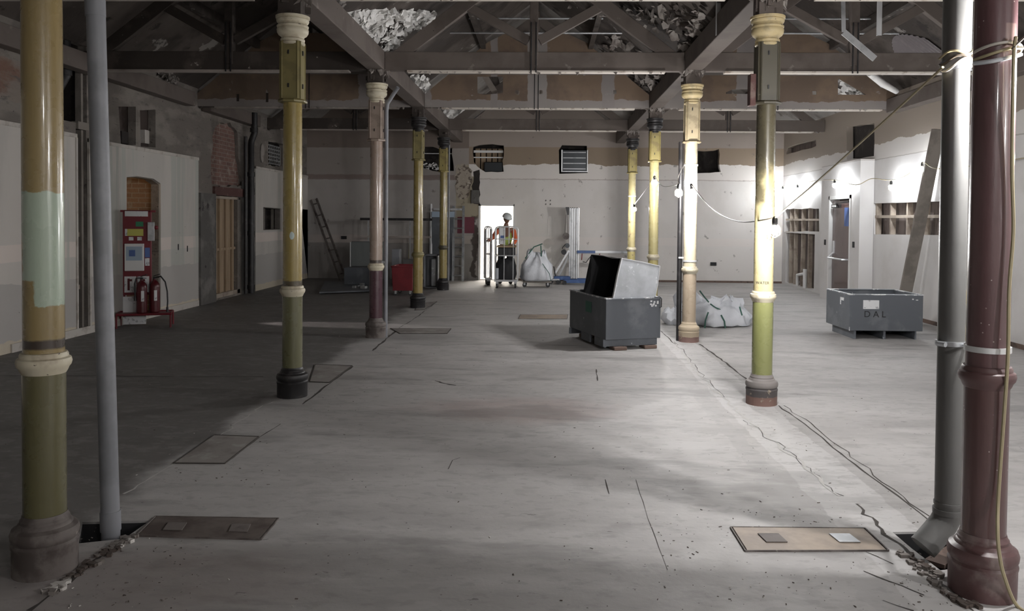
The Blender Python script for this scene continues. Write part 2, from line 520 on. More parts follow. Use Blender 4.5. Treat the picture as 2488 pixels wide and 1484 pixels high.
M['cream_y'] = mat('yellow_cream_paint', (0.58, 0.47, 0.26), 0.5, bump=(25, 0.3, 0.004), ops=[
    ('n', (0.4, 0.33, 0.2), 8, 0.5, 0.68), ('n', (0.09, 0.07, 0.05), 20, 0.66, 0.69)])
M['blackiron'] = mat('black_iron', (0.018, 0.017, 0.018), 0.45, bump=(18, 0.3, 0.006), ops=[
    ('n', (0.045, 0.04, 0.04), 8, 0.52, 0.68), ('n', (0.16, 0.14, 0.12), 16, 0.71, 0.74)])
M['dustbase'] = mat('dusty_base', (0.16, 0.14, 0.13), 0.7, bump=(18, 0.3, 0.006), ops=[
    ('n', (0.08, 0.065, 0.06), 6, 0.45, 0.62), ('n', (0.3, 0.27, 0.24), 12, 0.64, 0.7)])
M['base_R2'] = mat('base_grey_brown', (0.22, 0.2, 0.19), 0.6, bump=(18, 0.3, 0.006), ops=[
    ('ax', (0.09, 0.08, 0.08), 2, 0.155, 0.01, 8, -1), ('ax', (0.2, 0.12, 0.1), 2, 0.075, 0.03, 12, -1), ('n', (0.3, 0.25, 0.2), 14, 0.64, 0.7)])
M['base_R3'] = mat('base_cream_brown', (0.52, 0.43, 0.31), 0.6, bump=(18, 0.3, 0.006), ops=[
    ('ax', (0.26, 0.16, 0.14), 2, 0.07, 0.02, 12, -1), ('n', (0.4, 0.3, 0.22), 14, 0.6, 0.7)])
M['burg'] = mat('burgundy_gloss', (0.11, 0.06, 0.06), 0.42, bump=(18, 0.2, 0.005), ops=[('n', (0.24, 0.19, 0.18), 6, 0.52, 0.7, None, 0.8)])
M['olive'] = mat('olive_drab_paint', (0.235, 0.2, 0.085), 0.4, ops=[('n', (0.19, 0.16, 0.07), 5, 0.5, 0.6)])
M['must'] = mat('mustard_paint', (0.33, 0.27, 0.1), 0.4, ops=[('n', (0.24, 0.19, 0.08), 5, 0.5, 0.6)])
M['taupe_box'] = mat('taupe_paint', (0.33, 0.26, 0.215), 0.4, ops=[('n', (0.25, 0.2, 0.165), 5, 0.5, 0.6)])
M['dark_olive'] = mat('dark_olive_paint', (0.09, 0.08, 0.055), 0.4, ops=[('n', (0.09, 0.08, 0.055), 4, 0.5, 0.6), ('n', (0.4, 0.36, 0.3), 14, 0.7, 0.73)])
M['buff'] = mat('buff_paint', (0.45, 0.37, 0.235), 0.4, ops=[('n', (0.33, 0.27, 0.17), 5, 0.5, 0.6)])
M['pipe'] = mat('grey_plastic_pipe', (0.23, 0.235, 0.255), 0.5, rvar=0.1, ops=[('n', (0.18, 0.185, 0.2), 2, 0.5, 0.62)])
M['pipe_dark'] = mat('dark_grey_plastic_pipe', (0.15, 0.15, 0.145), 0.5, ops=[('n', (0.14, 0.14, 0.135), 2, 0.5, 0.62)])
M['steel'] = mat('galvanised_steel', (0.55, 0.57, 0.59), 0.38, 0.85, ops=[('n', (0.42, 0.44, 0.46), 5, 0.45, 0.62)])
M['steel_w'] = mat('bright_steel', (0.72, 0.73, 0.74), 0.35, 0.35)
M['alu'] = mat('dull_aluminium', (0.5, 0.51, 0.52), 0.45, 0.6, ops=[('n', (0.36, 0.37, 0.38), 6, 0.5, 0.65)])
M['duct'] = mat('duct_sheet_metal', (0.5, 0.52, 0.55), 0.42, 0.3, ops=[('n', (0.42, 0.44, 0.46), 3, 0.42, 0.6), ('n', (0.66, 0.68, 0.7), 9, 0.62, 0.68)])
M['bin'] = mat('grey_blue_bin_paint', (0.105, 0.115, 0.13), 0.45, bump=(20, 0.1, 0.004), ops=[
    ('n', (0.15, 0.16, 0.175), 2.5, 0.5, 0.65), ('n', (0.4, 0.42, 0.44), 11, 0.685, 0.71), ('vor', (0.6, 0.62, 0.64), 9, 0.07, (1, 1, 0.4))])
M['bin_edge'] = mat('worn_bin_rim', (0.3, 0.32, 0.35), 0.4, 0.4, ops=[('n', (0.7, 0.71, 0.72), 9, 0.52, 0.58)])
M['black'] = mat('black_matt', (0.02, 0.02, 0.022), 0.7)
M['rubber'] = mat('black_rubber', (0.03, 0.03, 0.032), 0.6)
M['white'] = mat('white_card', (0.7, 0.71, 0.72), 0.6, ops=[('n', (0.4, 0.4, 0.42), 14, 0.56, 0.6)])
M['plainwhite'] = mat('white_plastic', (0.75, 0.75, 0.74), 0.45)
M['bag'] = mat('woven_white_bag', (0.68, 0.7, 0.74), 0.6, bump=(6, 0.35, 0.03), ops=[('n', (0.55, 0.57, 0.61), 4, 0.5, 0.66)])
M['strap'] = mat('green_strap', (0.05, 0.13, 0.1), 0.7)
M['red'] = mat('red_plastic', (0.2, 0.025, 0.032), 0.45, ops=[('n', (0.17, 0.022, 0.028), 3, 0.5, 0.6), ('n', (0.5, 0.3, 0.3), 14, 0.71, 0.73)])
M['firered'] = mat('fire_red', (0.16, 0.014, 0.022), 0.45)
M['extred'] = mat('extinguisher_red', (0.085, 0.008, 0.012), 0.3)
M['green'] = mat('green_label', (0.03, 0.2, 0.1), 0.6)
M['yellow'] = mat('yellow_label', (0.55, 0.52, 0.12), 0.6)
M['blue'] = mat('blue_paint', (0.035, 0.09, 0.25), 0.4, ops=[('n', (0.06, 0.13, 0.32), 8, 0.5, 0.7)])
M['bluelabel'] = mat('blue_label', (0.08, 0.14, 0.35), 0.5)
M['palelabel'] = mat('pale_blue_label', (0.36, 0.45, 0.55), 0.4)
M['plank'] = mat('pine_boarding', (0.4, 0.3, 0.205), 0.75, bump=(8, 0.15, 0.004, (1, 3, 0.3)), ops=[
    ('n', (0.32, 0.235, 0.155), 3, 0.45, 0.62, (1, 6, 0.4)), ('vor', (0.12, 0.07, 0.04), 5, 0.05)])
M['plank_dim'] = mat('grey_softwood', (0.24, 0.215, 0.19), 0.8, bump=(8, 0.2, 0.004), ops=[('n', (0.18, 0.16, 0.14), 3, 0.45, 0.62), ('vor', (0.08, 0.06, 0.05), 4, 0.05)])
M['stud'] = mat('stud_timber', (0.42, 0.36, 0.3), 0.8, ops=[('n', (0.28, 0.23, 0.19), 4, 0.45, 0.65)])
M['insul'] = mat('brown_cavity_board', (0.19, 0.155, 0.14), 0.85, ops=[('n', (0.1, 0.08, 0.07), 3, 0.48, 0.6, (1, 3, 0.5)), ('n', (0.5, 0.47, 0.44), 7, 0.67, 0.7)])
M['door'] = mat('dark_wood_door', (0.1, 0.06, 0.055), 0.25, coat=0.3, ops=[('n', (0.075, 0.045, 0.042), 3, 0.45, 0.65, (1, 3, 0.3))])
M['lampglow'] = mat('lamp_glow', (1, 1, 1), 0.5, emis=((1.0, 0.98, 0.975), BULB))
M['lampglow_soft'] = mat('lamp_glow_soft', (1, 1, 1), 0.5, emis=((0.94, 0.97, 1.0), BULB * 0.2))
M['lampglow_mid'] = mat('lamp_glow_mid', (1, 1, 1), 0.5, emis=((1.0, 0.98, 0.975), BULB * 0.5))
M['lampglow_strong'] = mat('lamp_glow_strong', (1, 1, 1), 0.5, emis=((1.0, 0.98, 0.975), BULB * 1.4))
M['cable_y'] = mat('yellow_cable', (0.36, 0.31, 0.19), 0.5)
M['cable_d'] = mat('dark_cable', (0.07, 0.055, 0.04), 0.5)
M['cable_w'] = mat('pale_cable', (0.45, 0.42, 0.38), 0.5)
M['plastic_wrap'] = mat('clear_wrap', (0.6, 0.63, 0.67), 0.2)
M['hatch_l'] = mat('rusty_hatch_steel', (0.17, 0.145, 0.13), 0.6, 0.2, bump=(14, 0.3, 0.006), ops=[('n', (0.1, 0.08, 0.072), 4, 0.45, 0.65), ('n', (0.3, 0.27, 0.25), 8, 0.64, 0.7)])
M['hatch_r'] = mat('tan_hatch_steel', (0.36, 0.29, 0.225), 0.6, 0.1, bump=(14, 0.3, 0.006), ops=[('n', (0.27, 0.22, 0.18), 4, 0.45, 0.65), ('n', (0.5, 0.46, 0.4), 8, 0.64, 0.7)])
M['hatch_f'] = mat('dusty_flush_hatch', (0.27, 0.25, 0.235), 0.7, ops=[('n', (0.2, 0.18, 0.17), 4, 0.48, 0.62), ('n', (0.34, 0.33, 0.31), 7, 0.55, 0.7)])
M['crack'] = mat('floor_crack', (0.06, 0.053, 0.048), 0.95)
M['crackl'] = mat('floor_ridge', (0.5, 0.49, 0.47), 0.9)
M['debris'] = mat('debris_chips', (0.2, 0.18, 0.165), 0.9, ops=[('n', (0.6, 0.58, 0.55), 3, 0.55, 0.57), ('n', (0.09, 0.07, 0.06), 4, 0.5, 0.52)])
M['vent'] = mat('dark_vent_unit', (0.04, 0.045, 0.05), 0.3, 0.4)
M['corrwall'] = mat('bright_corridor_wall', (0.75, 0.73, 0.69), 0.8)
M['skin'] = mat('skin', (0.24, 0.125, 0.085), 0.55)
M['vest'] = mat('lime_vest', (0.45, 0.58, 0.12), 0.6)
M['orange'] = mat('orange_cloth', (0.7, 0.13, 0.04), 0.7)
M['trouser'] = mat('dark_trousers', (0.03, 0.032, 0.04), 0.8)
M['helmet'] = mat('white_green_helmet', (0.7, 0.74, 0.74), 0.35, ops=[('blob', (0.03, 0.3, 0.22), (0.035, -0.1, 1.76), (0.06, 0.08, 0.06), 0.3, 10)])
M['hair'] = mat('dark_hair', (0.02, 0.015, 0.012), 0.8)
M['cardboard'] = mat('cardboard', (0.36, 0.27, 0.17), 0.8)
M['wood_foot'] = mat('timber_block', (0.16, 0.11, 0.09), 0.85, ops=[('n', (0.08, 0.06, 0.05), 6, 0.5, 0.65)])


# ------------------------------------------------------------------ room shell
YF, YB = -2.6, WBY
PIT_L = [fl(200, 1268), fl(365, 1264), fl(302, 1308), fl(190, 1320)]
PIT_R = [fl(2168, 1292), fl(2300, 1290), fl(2325, 1380), fl(2285, 1385), fl(2215, 1332)]
PIT_R3 = [fl(1628, 810), fl(1652, 808), fl(1650, 817), fl(1640, 818)]
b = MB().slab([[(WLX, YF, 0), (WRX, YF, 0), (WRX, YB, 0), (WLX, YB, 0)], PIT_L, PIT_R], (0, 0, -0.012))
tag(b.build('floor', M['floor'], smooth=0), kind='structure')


def pit(poly, name):
    m = MB()
    n = len(poly)
    lo = [p + Vector((0, 0, -1.2)) for p in poly]
    top = [p + Vector((0, 0, -0.012)) for p in poly]
    m.add(top + lo, [tuple(range(n, 2 * n))] + [(i, (i + 1) % n, n + (i + 1) % n, n + i) for i in range(n)])
    tag(m.build(name, M['black'], smooth=0), kind='structure')


pit(PIT_L, 'trim_1'); pit(PIT_R, 'trim_2')


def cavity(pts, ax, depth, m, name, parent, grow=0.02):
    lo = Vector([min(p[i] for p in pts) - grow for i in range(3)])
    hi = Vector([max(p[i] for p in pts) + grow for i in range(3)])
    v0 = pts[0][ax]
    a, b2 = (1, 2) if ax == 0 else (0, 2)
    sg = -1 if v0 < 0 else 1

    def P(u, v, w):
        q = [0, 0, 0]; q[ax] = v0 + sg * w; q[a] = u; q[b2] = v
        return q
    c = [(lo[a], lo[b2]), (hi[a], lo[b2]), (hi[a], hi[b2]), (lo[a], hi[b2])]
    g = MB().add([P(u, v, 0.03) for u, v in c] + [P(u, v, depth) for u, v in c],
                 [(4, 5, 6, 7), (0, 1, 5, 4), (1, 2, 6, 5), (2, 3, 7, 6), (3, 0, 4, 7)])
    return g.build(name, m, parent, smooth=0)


def LW(*p): return [atx(x, y, WLX) for x, y in p]
def RW(*p): return [atx(x, y, WRX) for x, y in p]
def BW(*p): return [aty(x, y, WBY) for x, y in p]


def on_plane(poly, ax, v):
    for p in poly: p[ax] = v
    return poly


# left wall -------------------------------------------------------------
h_recess = [Vector((WLX, 9.96, 2.8)), Vector((WLX, 10.62, 2.8)), Vector((WLX, 10.62, 3.85)), Vector((WLX, 9.96, 3.85))]
h_slot = [Vector((WLX, 10.36, 0.05)), Vector((WLX, 10.6, 0.05)), Vector((WLX, 10.6, 2.72)), Vector((WLX, 10.36, 2.72))]
h_up1 = LW((288, 259), (330, 259), (330, 352), (294, 352))
h_up2 = LW((340, 268), (378, 266), (378, 358), (342, 356))
h_door = LW((304, 432), (330, 430), (368, 436), (385, 448), (385, 770), (304, 790)); h_door[-1].z = 0.03; h_door[-2].z = 0.03
h_brick = on_plane(rough(LW((516, 322), (530, 300), (558, 297), (576, 318), (579, 380), (592, 452), (516, 450), (512, 400), (517, 350)), 0.1, 0.03, 2), 0, WLX)
h_plank = LW((519, 468), (577, 476), (577, 712), (519, 722)); h_plank[2].z = 0.04; h_plank[3].z = 0.04
h_grille = on_plane(rough(LW((652, 342), (690, 352), (690, 407), (652, 400)), 0.1, 0.02, 3), 0, WLX)
h_w1 = LW((637, 504), (680, 508), (680, 556), (637, 558))
h_w2 = LW((727, 509), (752, 511), (752, 552), (727, 554))
outer = [(WLX, YF, 0), (WLX, YB, 0), (WLX, YB, 3.95), (WLX, YF, 3.95)]
outer = [Vector(p) for p in outer]
wl = MB().slab([outer, h_recess, h_slot, h_up1, h_up2, h_door, h_brick, h_plank, h_grille, h_w1, h_w2], (-0.12, 0, 0)).build('wall_left', M['masonry'], smooth=0)
tag(wl, kind='structure')
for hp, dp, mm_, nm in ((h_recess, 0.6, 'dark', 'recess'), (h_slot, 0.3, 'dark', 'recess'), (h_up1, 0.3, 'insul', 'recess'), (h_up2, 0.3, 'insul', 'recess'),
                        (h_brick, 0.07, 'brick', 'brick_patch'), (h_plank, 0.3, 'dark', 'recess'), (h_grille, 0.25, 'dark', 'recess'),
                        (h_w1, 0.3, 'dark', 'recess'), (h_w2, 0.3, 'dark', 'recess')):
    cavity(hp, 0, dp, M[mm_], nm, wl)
# room behind the broken doorway
g = MB(); x0, x1, y0, y1, z1 = WLX - 1.5, WLX - 0.11, 11.35, 12.72, 2.4
g.add([(x1, y1, 0), (x0, y1, 0), (x0, y1, z1), (x1, y1, z1)], [(0, 1, 2, 3)])
g.build('brick_passage_wall', M['brick_x'], wl, smooth=0)
g = MB().add([(x0, y0, 0), (x0, y1, 0), (x0, y1, z1), (x0, y0, z1), (x1, y0, 0), (x1, y0, z1), (x1, y1, 0), (x1, y1, z1)],
             [(0, 1, 2, 3), (0, 3, 5, 4), (0, 4, 6, 1), (3, 2, 7, 5)])
g.build('passage', M['soot'], wl, smooth=0)
# plasterboard linings in front of the masonry
XB = WLX + 0.03


def lining(y0, y1, z0, z1, holes, m, name, x=XB, th=0.029, seed=1, top=None, edge=True):
    o = [Vector((x, y0, z0)), Vector((x, y1, z0)), Vector((x, y1, z1)), Vector((x, y0, z1))]
    hs = []
    for hh in holes:
        c = sum(hh, Vector()) / len(hh)
        hs.append([Vector((x, p.y + (0.012 if p.y > c.y else -0.012), max(p.z + (0.012 if p.z > c.z else -0.012), z0 + 0.01))) for p in hh])
    ob = MB().slab([o] + hs, (-th, 0, 0)).build(name, m, smooth=0)
    tag(ob, kind='structure')
    if edge:
        MB().mm((x - 0.004, y0, z1), (x + 0.012, y1, z1 + 0.05)).build('top_edge', M['board_edge'], ob)
    return ob


lining(YF, 10.33, 0.0, 2.6, [], M['board'], 'trim_3')
lb = lining(10.62, 14.03, 0.0, 2.57, [h_door], M['board'], 'trim_4')
MB().mm((XB - 0.02, 10.60, 0), (XB + 0.015, 10.635, 2.57)).build('edge_batten', M['board_edge'], lb)
MB().mm((XB - 0.02, 10.30, 0), (XB + 0.015, 10.335, 2.6)).build('edge_batten', M['board_edge'], lb)
lining(14.03, 14.70, 0.0, 2.0, [], M['soot'], 'trim_5', x=WLX + 0.07, th=0.069, edge=False)
lining(16.84, YB - 0.01, 0.0, 2.6, [h_w1, h_w2], M['board'], 'trim_6')
lining(16.12, 16.84, 0.0, 2.3, [], M['soot'], 'trim_7', x=WLX + 0.02, th=0.019, edge=False)
MB().mm((WLX - 0.02, 14.7, 1.98), (WLX + 0.05, 16.25, 2.14)).build('lintel', M['lintel'], wl)
for z in (0.6, 1.3): MB().mm((WLX - 0.1, 10.37, z), (WLX - 0.05, 10.6, z + 0.06)).build('noggin', M['stud'], wl)
for y in (10.52,): MB().mm((WLX - 0.1, y, 0), (WLX - 0.02, y + 0.045, 3.6)).build('stud', M['plank_dim'], wl)
MB().mm((WLX - 0.06, 10.37, 2.72), (WLX + 0.03, 10.63, 2.82)).build('noggin', M['plank_dim'], wl)
# bits seen in the two upper recesses, the ragged masonry cavities
for q, (a, c) in enumerate((((296, 318), (312, 350)), ((352, 315), (364, 350)), ((365, 325), (376, 356)))):
    p, r_ = atx(a[0], a[1], WLX - 0.1), atx(c[0], c[1], WLX - 0.1)
    MB().mm((WLX - 0.28, p.y, r_.z), (WLX - 0.1, r_.y, p.z)).build('rubble_block', M['dark'] if q != 1 else M['board_edge'], wl)

# back wall --------------------------------------------------------------
RIDGES = [(-4.19, WLX, XL), (-0.16, XL, XR), (3.98, XR, WRX)]
ZV, ZR = 3.84, 5.42
XS = -1.66
hb1 = on_plane(rough(BW((1030, 358), (1100, 360), (1100, 414), (1075, 418), (1028, 408)), 0.12, 0.03, 5), 1, WBY)
hb2 = on_plane(rough(BW((1148, 356), (1180, 350), (1223, 353), (1223, 419), (1180, 419), (1150, 395)), 0.12, 0.025, 6), 1, WBY)
hb3 = BW((1358, 364), (1366, 352), (1426, 354), (1428, 420), (1359, 422))
hb4 = on_plane(rough(BW((1690, 366), (1748, 364), (1750, 418), (1690, 420)), 0.12, 0.02, 7), 1, WBY)
hdoor = [Vector((-1.64, WBY, 0.02)), Vector((-0.80, WBY, 0.02)), Vector((-0.80, WBY, 1.91)), Vector((-1.64, WBY, 1.91))]
top = [Vector((x, WBY, z)) for x, z in ((WRX, ZV), (3.98, ZR), (XR, ZV), (-0.16, ZR), (-1.95, ZV + 0.19), (-1.95, 2.66), (XS - 0.02, 2.66), (XS - 0.02, 0), (WRX, 0))]
wb = MB().slab([top, hb2, hb3, hb4, hdoor], (0, 0.15, 0)).build('wall_back', M['wall_back'], smooth=0)
tag(wb, kind='structure')
o2 = [Vector((x, WBY, z)) for x, z in ((WLX, 0), (XS - 0.02, 0), (XS - 0.02, 2.66), (-1.95, 2.66), (-1.95, ZV + 0.19), (XL, ZV), (-4.19, ZR), (WLX, ZV))]
wb2 = MB().slab([o2, hb1], (0, 0.15, 0)).build('wall_back', M['wall_back_left'], smooth=0)
tag(wb2, kind='structure')
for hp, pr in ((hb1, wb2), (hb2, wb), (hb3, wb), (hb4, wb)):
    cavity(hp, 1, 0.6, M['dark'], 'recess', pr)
# the ragged break down the plaster beside the doorway
g = MB()
pl = on_plane(rough(BW((1150, 415), (1163, 412), (1166, 455), (1165, 494), (1143, 494), (1148, 455), (1152, 440)), 0.1, 0.03, 9), 1, WBY - 0.006)
g.prism(pl, (0, 0.005, 0)).build('ragged_chase', M['dark'], wb2, smooth=0)
pl = on_plane(rough(BW((1106, 405), (1128, 398), (1150, 415), (1146, 450), (1138, 478), (1112, 486), (1106, 450)), 0.1, 0.04, 11), 1, WBY - 0.008)
MB().prism(pl, (0, 0.006, 0)).build('stained_plaster', mat('stained_plaster', (0.4, 0.35, 0.29), 0.9, bump=(10, 0.8, 0.03), ops=[('n', (0.15, 0.12, 0.1), 8, 0.5, 0.58), ('n', (0.55, 0.5, 0.44), 10, 0.62, 0.66)]), wb2, smooth=0)
# bright passage beyond the doorway
g = MB(); a0, a1, b0, b1 = -2.3, -0.2, WBY + 0.15, WBY + 2.2
g.add([(a0, b0, 0), (a1, b0, 0), (a1, b1, 0), (a0, b1, 0), (a0, b0, 2.5), (a1, b0, 2.5), (a1, b1, 2.5), (a0, b1, 2.5)],
      [(0, 1, 2, 3), (4, 5, 6, 7), (0, 3, 7, 4), (1, 2, 6, 5), (3, 2, 6, 7)])
g.build('passage', M['corrwall'], wb, smooth=0)
fr = MB()
fr.mm((-1.69, WBY - 0.02, 0), (-1.64, WBY + 0.12, 1.95)).mm((-0.80, WBY - 0.02, 0), (-0.765, WBY + 0.12, 1.95)).mm((-1.69, WBY - 0.02, 1.91), (-0.765, WBY + 0.12, 1.95))
tag(fr.build('door_1', M['plainwhite']), kind='structure')
MB().box((-1.25, WBY + 1.2, 2.46), (0.9, 0.5, 0.05)).own('ceiling_light', mat('passage_light', (1, 1, 1), emis=((1.0, 0.96, 0.9), 24)), (-1.25, WBY + 1.2, 2.44),
    'lit white ceiling panel in the bright passage beyond the open doorway', 'light')

# right wall --------------------------------------------------------------
hr1 = on_plane(rough(RW((1883, 515), (1900, 508), (1990, 506), (1990, 562), (1892, 563), (1884, 560)), 0.3, 0.012, 12), 0, WRX)
for p in hr1: p.y = min(p.y, YB - 0.15)
hr2 = [Vector((WRX, 20.3, 0.05)), Vector((WRX, 18.15, 0.05)), Vector((WRX, 18.15, 1.3)), Vector((WRX, 20.3, 1.3))]
hr3 = RW((2123, 494), (2285, 489), (2285, 571), (2123, 569))
hr4 = on_plane(rough(RW((2057, 308), (2124, 300), (2124, 380), (2057, 388)), 0.3, 0.015, 13), 0, WRX)
hr5 = on_plane(rough(RW((1893, 365), (1983, 338), (1983, 355), (1894, 378)), 0.3, 0.02, 14), 0, WRX)
for p in hr5: p.y = min(p.y, YB - 0.2); p.z = min(p.z, 3.6)
orr = [Vector((WRX, y, z)) for y, z in ((YF, 0), (YB, 0), (YB, ZV), (YF, ZV))]
wr = MB().slab([orr, hr1, hr2, hr3, hr4, hr5], (0.13, 0, 0)).build('wall_right', M['wall_right'], smooth=0)
tag(wr, kind='structure')
for hp, mm_ in ((hr1, 'insul'), (hr2, 'insul'), (hr3, 'insul'), (hr4, 'dark'), (hr5, 'insul')):
    cavity(hp, 0, 0.16, M[mm_], 'recess', wr)
y_, z_ = [p.y for p in hr3], [p.z for p in hr3]
for t in (0.0, 0.24, 0.5, 0.74, 0.97):
    yy = max(y_) - t * (max(y_) - min(y_)) - 0.02
    MB().mm((WRX + 0.03, yy - 0.045, min(z_) - 0.02), (WRX + 0.12, yy, max(z_) + 0.02)).build('stud', M['stud'], wr)
MB().mm((WRX + 0.02, min(y_), 1.66), (WRX + 0.1, max(y_), 1.71)).build('noggin', M['stud'], wr)
for yy in (20.1, 19.75, 19.2, 18.7, 18.2, 17.95):
    MB().mm((WRX + 0.03, yy - 0.045, 0.03), (WRX + 0.12, yy, 1.9)).build('stud', M['stud'] if yy > 18.5 else M['plank_dim'], wr)
MB().mm((WRX + 0.02, 17.9, 1.6), (WRX + 0.1, 20.4, 1.645)).build('noggin', M['stud'], wr)
MB().mm((WRX + 0.02, 18.15, 1.29), (WRX + 0.1, 20.4, 1.33)).build('noggin', M['stud'], wr)
# projecting door block
BX, BY0, BY1 = 5.79, 14.95, 17.0
ro = [Vector((BX, BY0, 0)), Vector((BX, BY1, 0)), Vector((BX, BY1, 2.74)), Vector((BX, BY0, 2.74))]
rd = [Vector((BX, 15.42, 0.01)), Vector((BX, 16.5, 0.01)), Vector((BX, 16.5, 2.06)), Vector((BX, 15.42, 2.06))]
blk = MB().slab([ro, rd], (0.255, 0, 0)).build('wall_right', M['wall_right'], smooth=0)
tag(blk, kind='structure')
MB().mm((BX + 0.2, 15.4, 0), (BX + 0.24, 16.52, 2.08)).build('reveal_back', M['dark'], blk)
dm = MB().mm((BX + 0.05, 15.46, 0.02), (BX + 0.095, 16.46, 2.0)).build('door_2', M['door'])
tag(dm, kind='structure')
fr = MB().mm((BX - 0.012, 15.37, 0.0), (BX + 0.1, 15.43, 2.1)).mm((BX - 0.012, 16.49, 0.0), (BX + 0.1, 16.54, 2.1)).mm((BX - 0.012, 15.37, 2.03), (BX + 0.1, 16.54, 2.1))
tag(fr.build('trim_8', M['plainwhite']), kind='structure')
hb = MB().tube([(BX + 0.05, 16.36, 0.98), (BX - 0.07, 16.36, 0.86), (BX - 0.08, 15.56, 0.86), (BX + 0.05, 15.56, 0.86)], 0.017, 8)
hb.mm((BX + 0.03, 16.33, 0.95), (BX + 0.05, 16.39, 1.2))
hb.build('push_bar', M['steel_w'], dm)
cl_ = MB().mm((BX - 0.02, 16.0, 1.86), (BX + 0.05, 16.35, 1.93)).bar((BX - 0.02, 16.0, 1.9), (BX - 0.12, 15.8, 1.94), 0.03, 0.02).bar((BX - 0.12, 15.8, 1.94), (BX + 0.02, 15.55, 1.97), 0.03, 0.02)
cl_.build('door_closer', M['blackiron'], dm)
MB().mm((BX + 0.043, 15.6, 1.5), (BX + 0.05, 15.82, 1.86)).build('door_notice', M['bluelabel'], dm)
MB().mm((BX - 0.024, 16.1, 1.875), (BX - 0.02, 16.32, 1.915)).build('closer_plate', M['plainwhite'], dm)
# dark switch boxes either side of that door
for q, yy in ((0, 16.72), (1, 15.2)):
    MB().box((BX - 0.008, yy, 1.16), (0.016, 0.07, 0.11)).own('switch_box', M['black'], (BX - 0.008, yy, 1.11),
        'small dark switch back box on the wall %s the dark door' % ('left of' if q == 0 else 'right of'), 'switch box', 'switch boxes by the door')

# wall behind the camera
tag(MB().mm((WLX, YF - 0.1, 0), (WRX, YF, ZV)).build('wall_front', M['board'], smooth=0), kind='structure')
# skirting remains
for nm, a, c, m in (('baseboard_back', (-0.75, WBY - 0.02, 0), (WRX, WBY, 0.05), 'wood_foot'), ('baseboard_left', (WLX + 0.03, 9.0, 0), (WLX + 0.05, 14.0, 0.1), 'board_edge'),
                    ('baseboard_right', (WRX - 0.015, 8.0, 0), (WRX, 14.9, 0.06), 'wood_foot')):
    tag(MB().mm(a, c).build(nm, M[m]), kind='structure')

# roof ---------------------------------------------------------------------
for i, (rx, a, c) in enumerate(RIDGES):
    for e in (a, c):
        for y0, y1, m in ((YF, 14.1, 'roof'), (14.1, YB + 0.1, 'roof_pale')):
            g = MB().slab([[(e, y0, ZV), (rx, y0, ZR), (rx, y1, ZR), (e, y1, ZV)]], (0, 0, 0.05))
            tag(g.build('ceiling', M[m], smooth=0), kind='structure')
for i, (vx, nm) in enumerate(((XL, 'left'), (XR, 'right'))):
    g = MB().mm((vx - 0.11, YF, 3.53), (vx + 0.11, YB, 3.78))
    g.own('valley_beam', M['timber'], (vx, YF, 3.53), 'long painted timber valley beam running over the %s row of iron columns' % nm, 'beam', bevel=0.008)
SIDE = ['left', 'centre', 'right']
for i, (rx, a, c) in enumerate(RIDGES):
    for e in (a, c):
        t = 0.55
        x, z = e + (rx - e) * t, ZV + (ZR - ZV) * t - 0.09
        up = Vector((0, 0, 1))
        MB().bar((x, YF, z), (x, YB, z), 0.08, 0.15).own('roof_purlin', M['timber_dark'], (x, YF, z),
            'dark purlin under the %s slope of the %s roof bay' % ('left' if e < rx else 'right', SIDE[i]), 'beam', 'roof purlins')
    MB().mm((rx - 0.03, YF, ZR - 0.24), (rx + 0.03, YB, ZR - 0.04)).own('ridge_board', M['timber_dark'], (rx, YF, ZR - 0.2),
        'dark ridge board along the top of the %s roof bay' % SIDE[i], 'beam', 'ridge boards')
for x, y0, y1, lb_ in ((WLX + 0.1, YF, 13.55, 'long dusty wall plate timber along the top of the left wall'), (WLX + 0.1, 14.2, 16.7, 'short wall plate timber above the brick patch on the left wall'),
                  (WRX - 0.1, YF, 14.05, 'long wall plate timber along the top of the right wall')):
    MB().mm((x - 0.09, y0, 3.46), (x + 0.09, y1, 3.70)).own('wall_plate', M['timber'], (x, y0, 3.46), lb_, 'beam', 'wall plates', bevel=0.01)

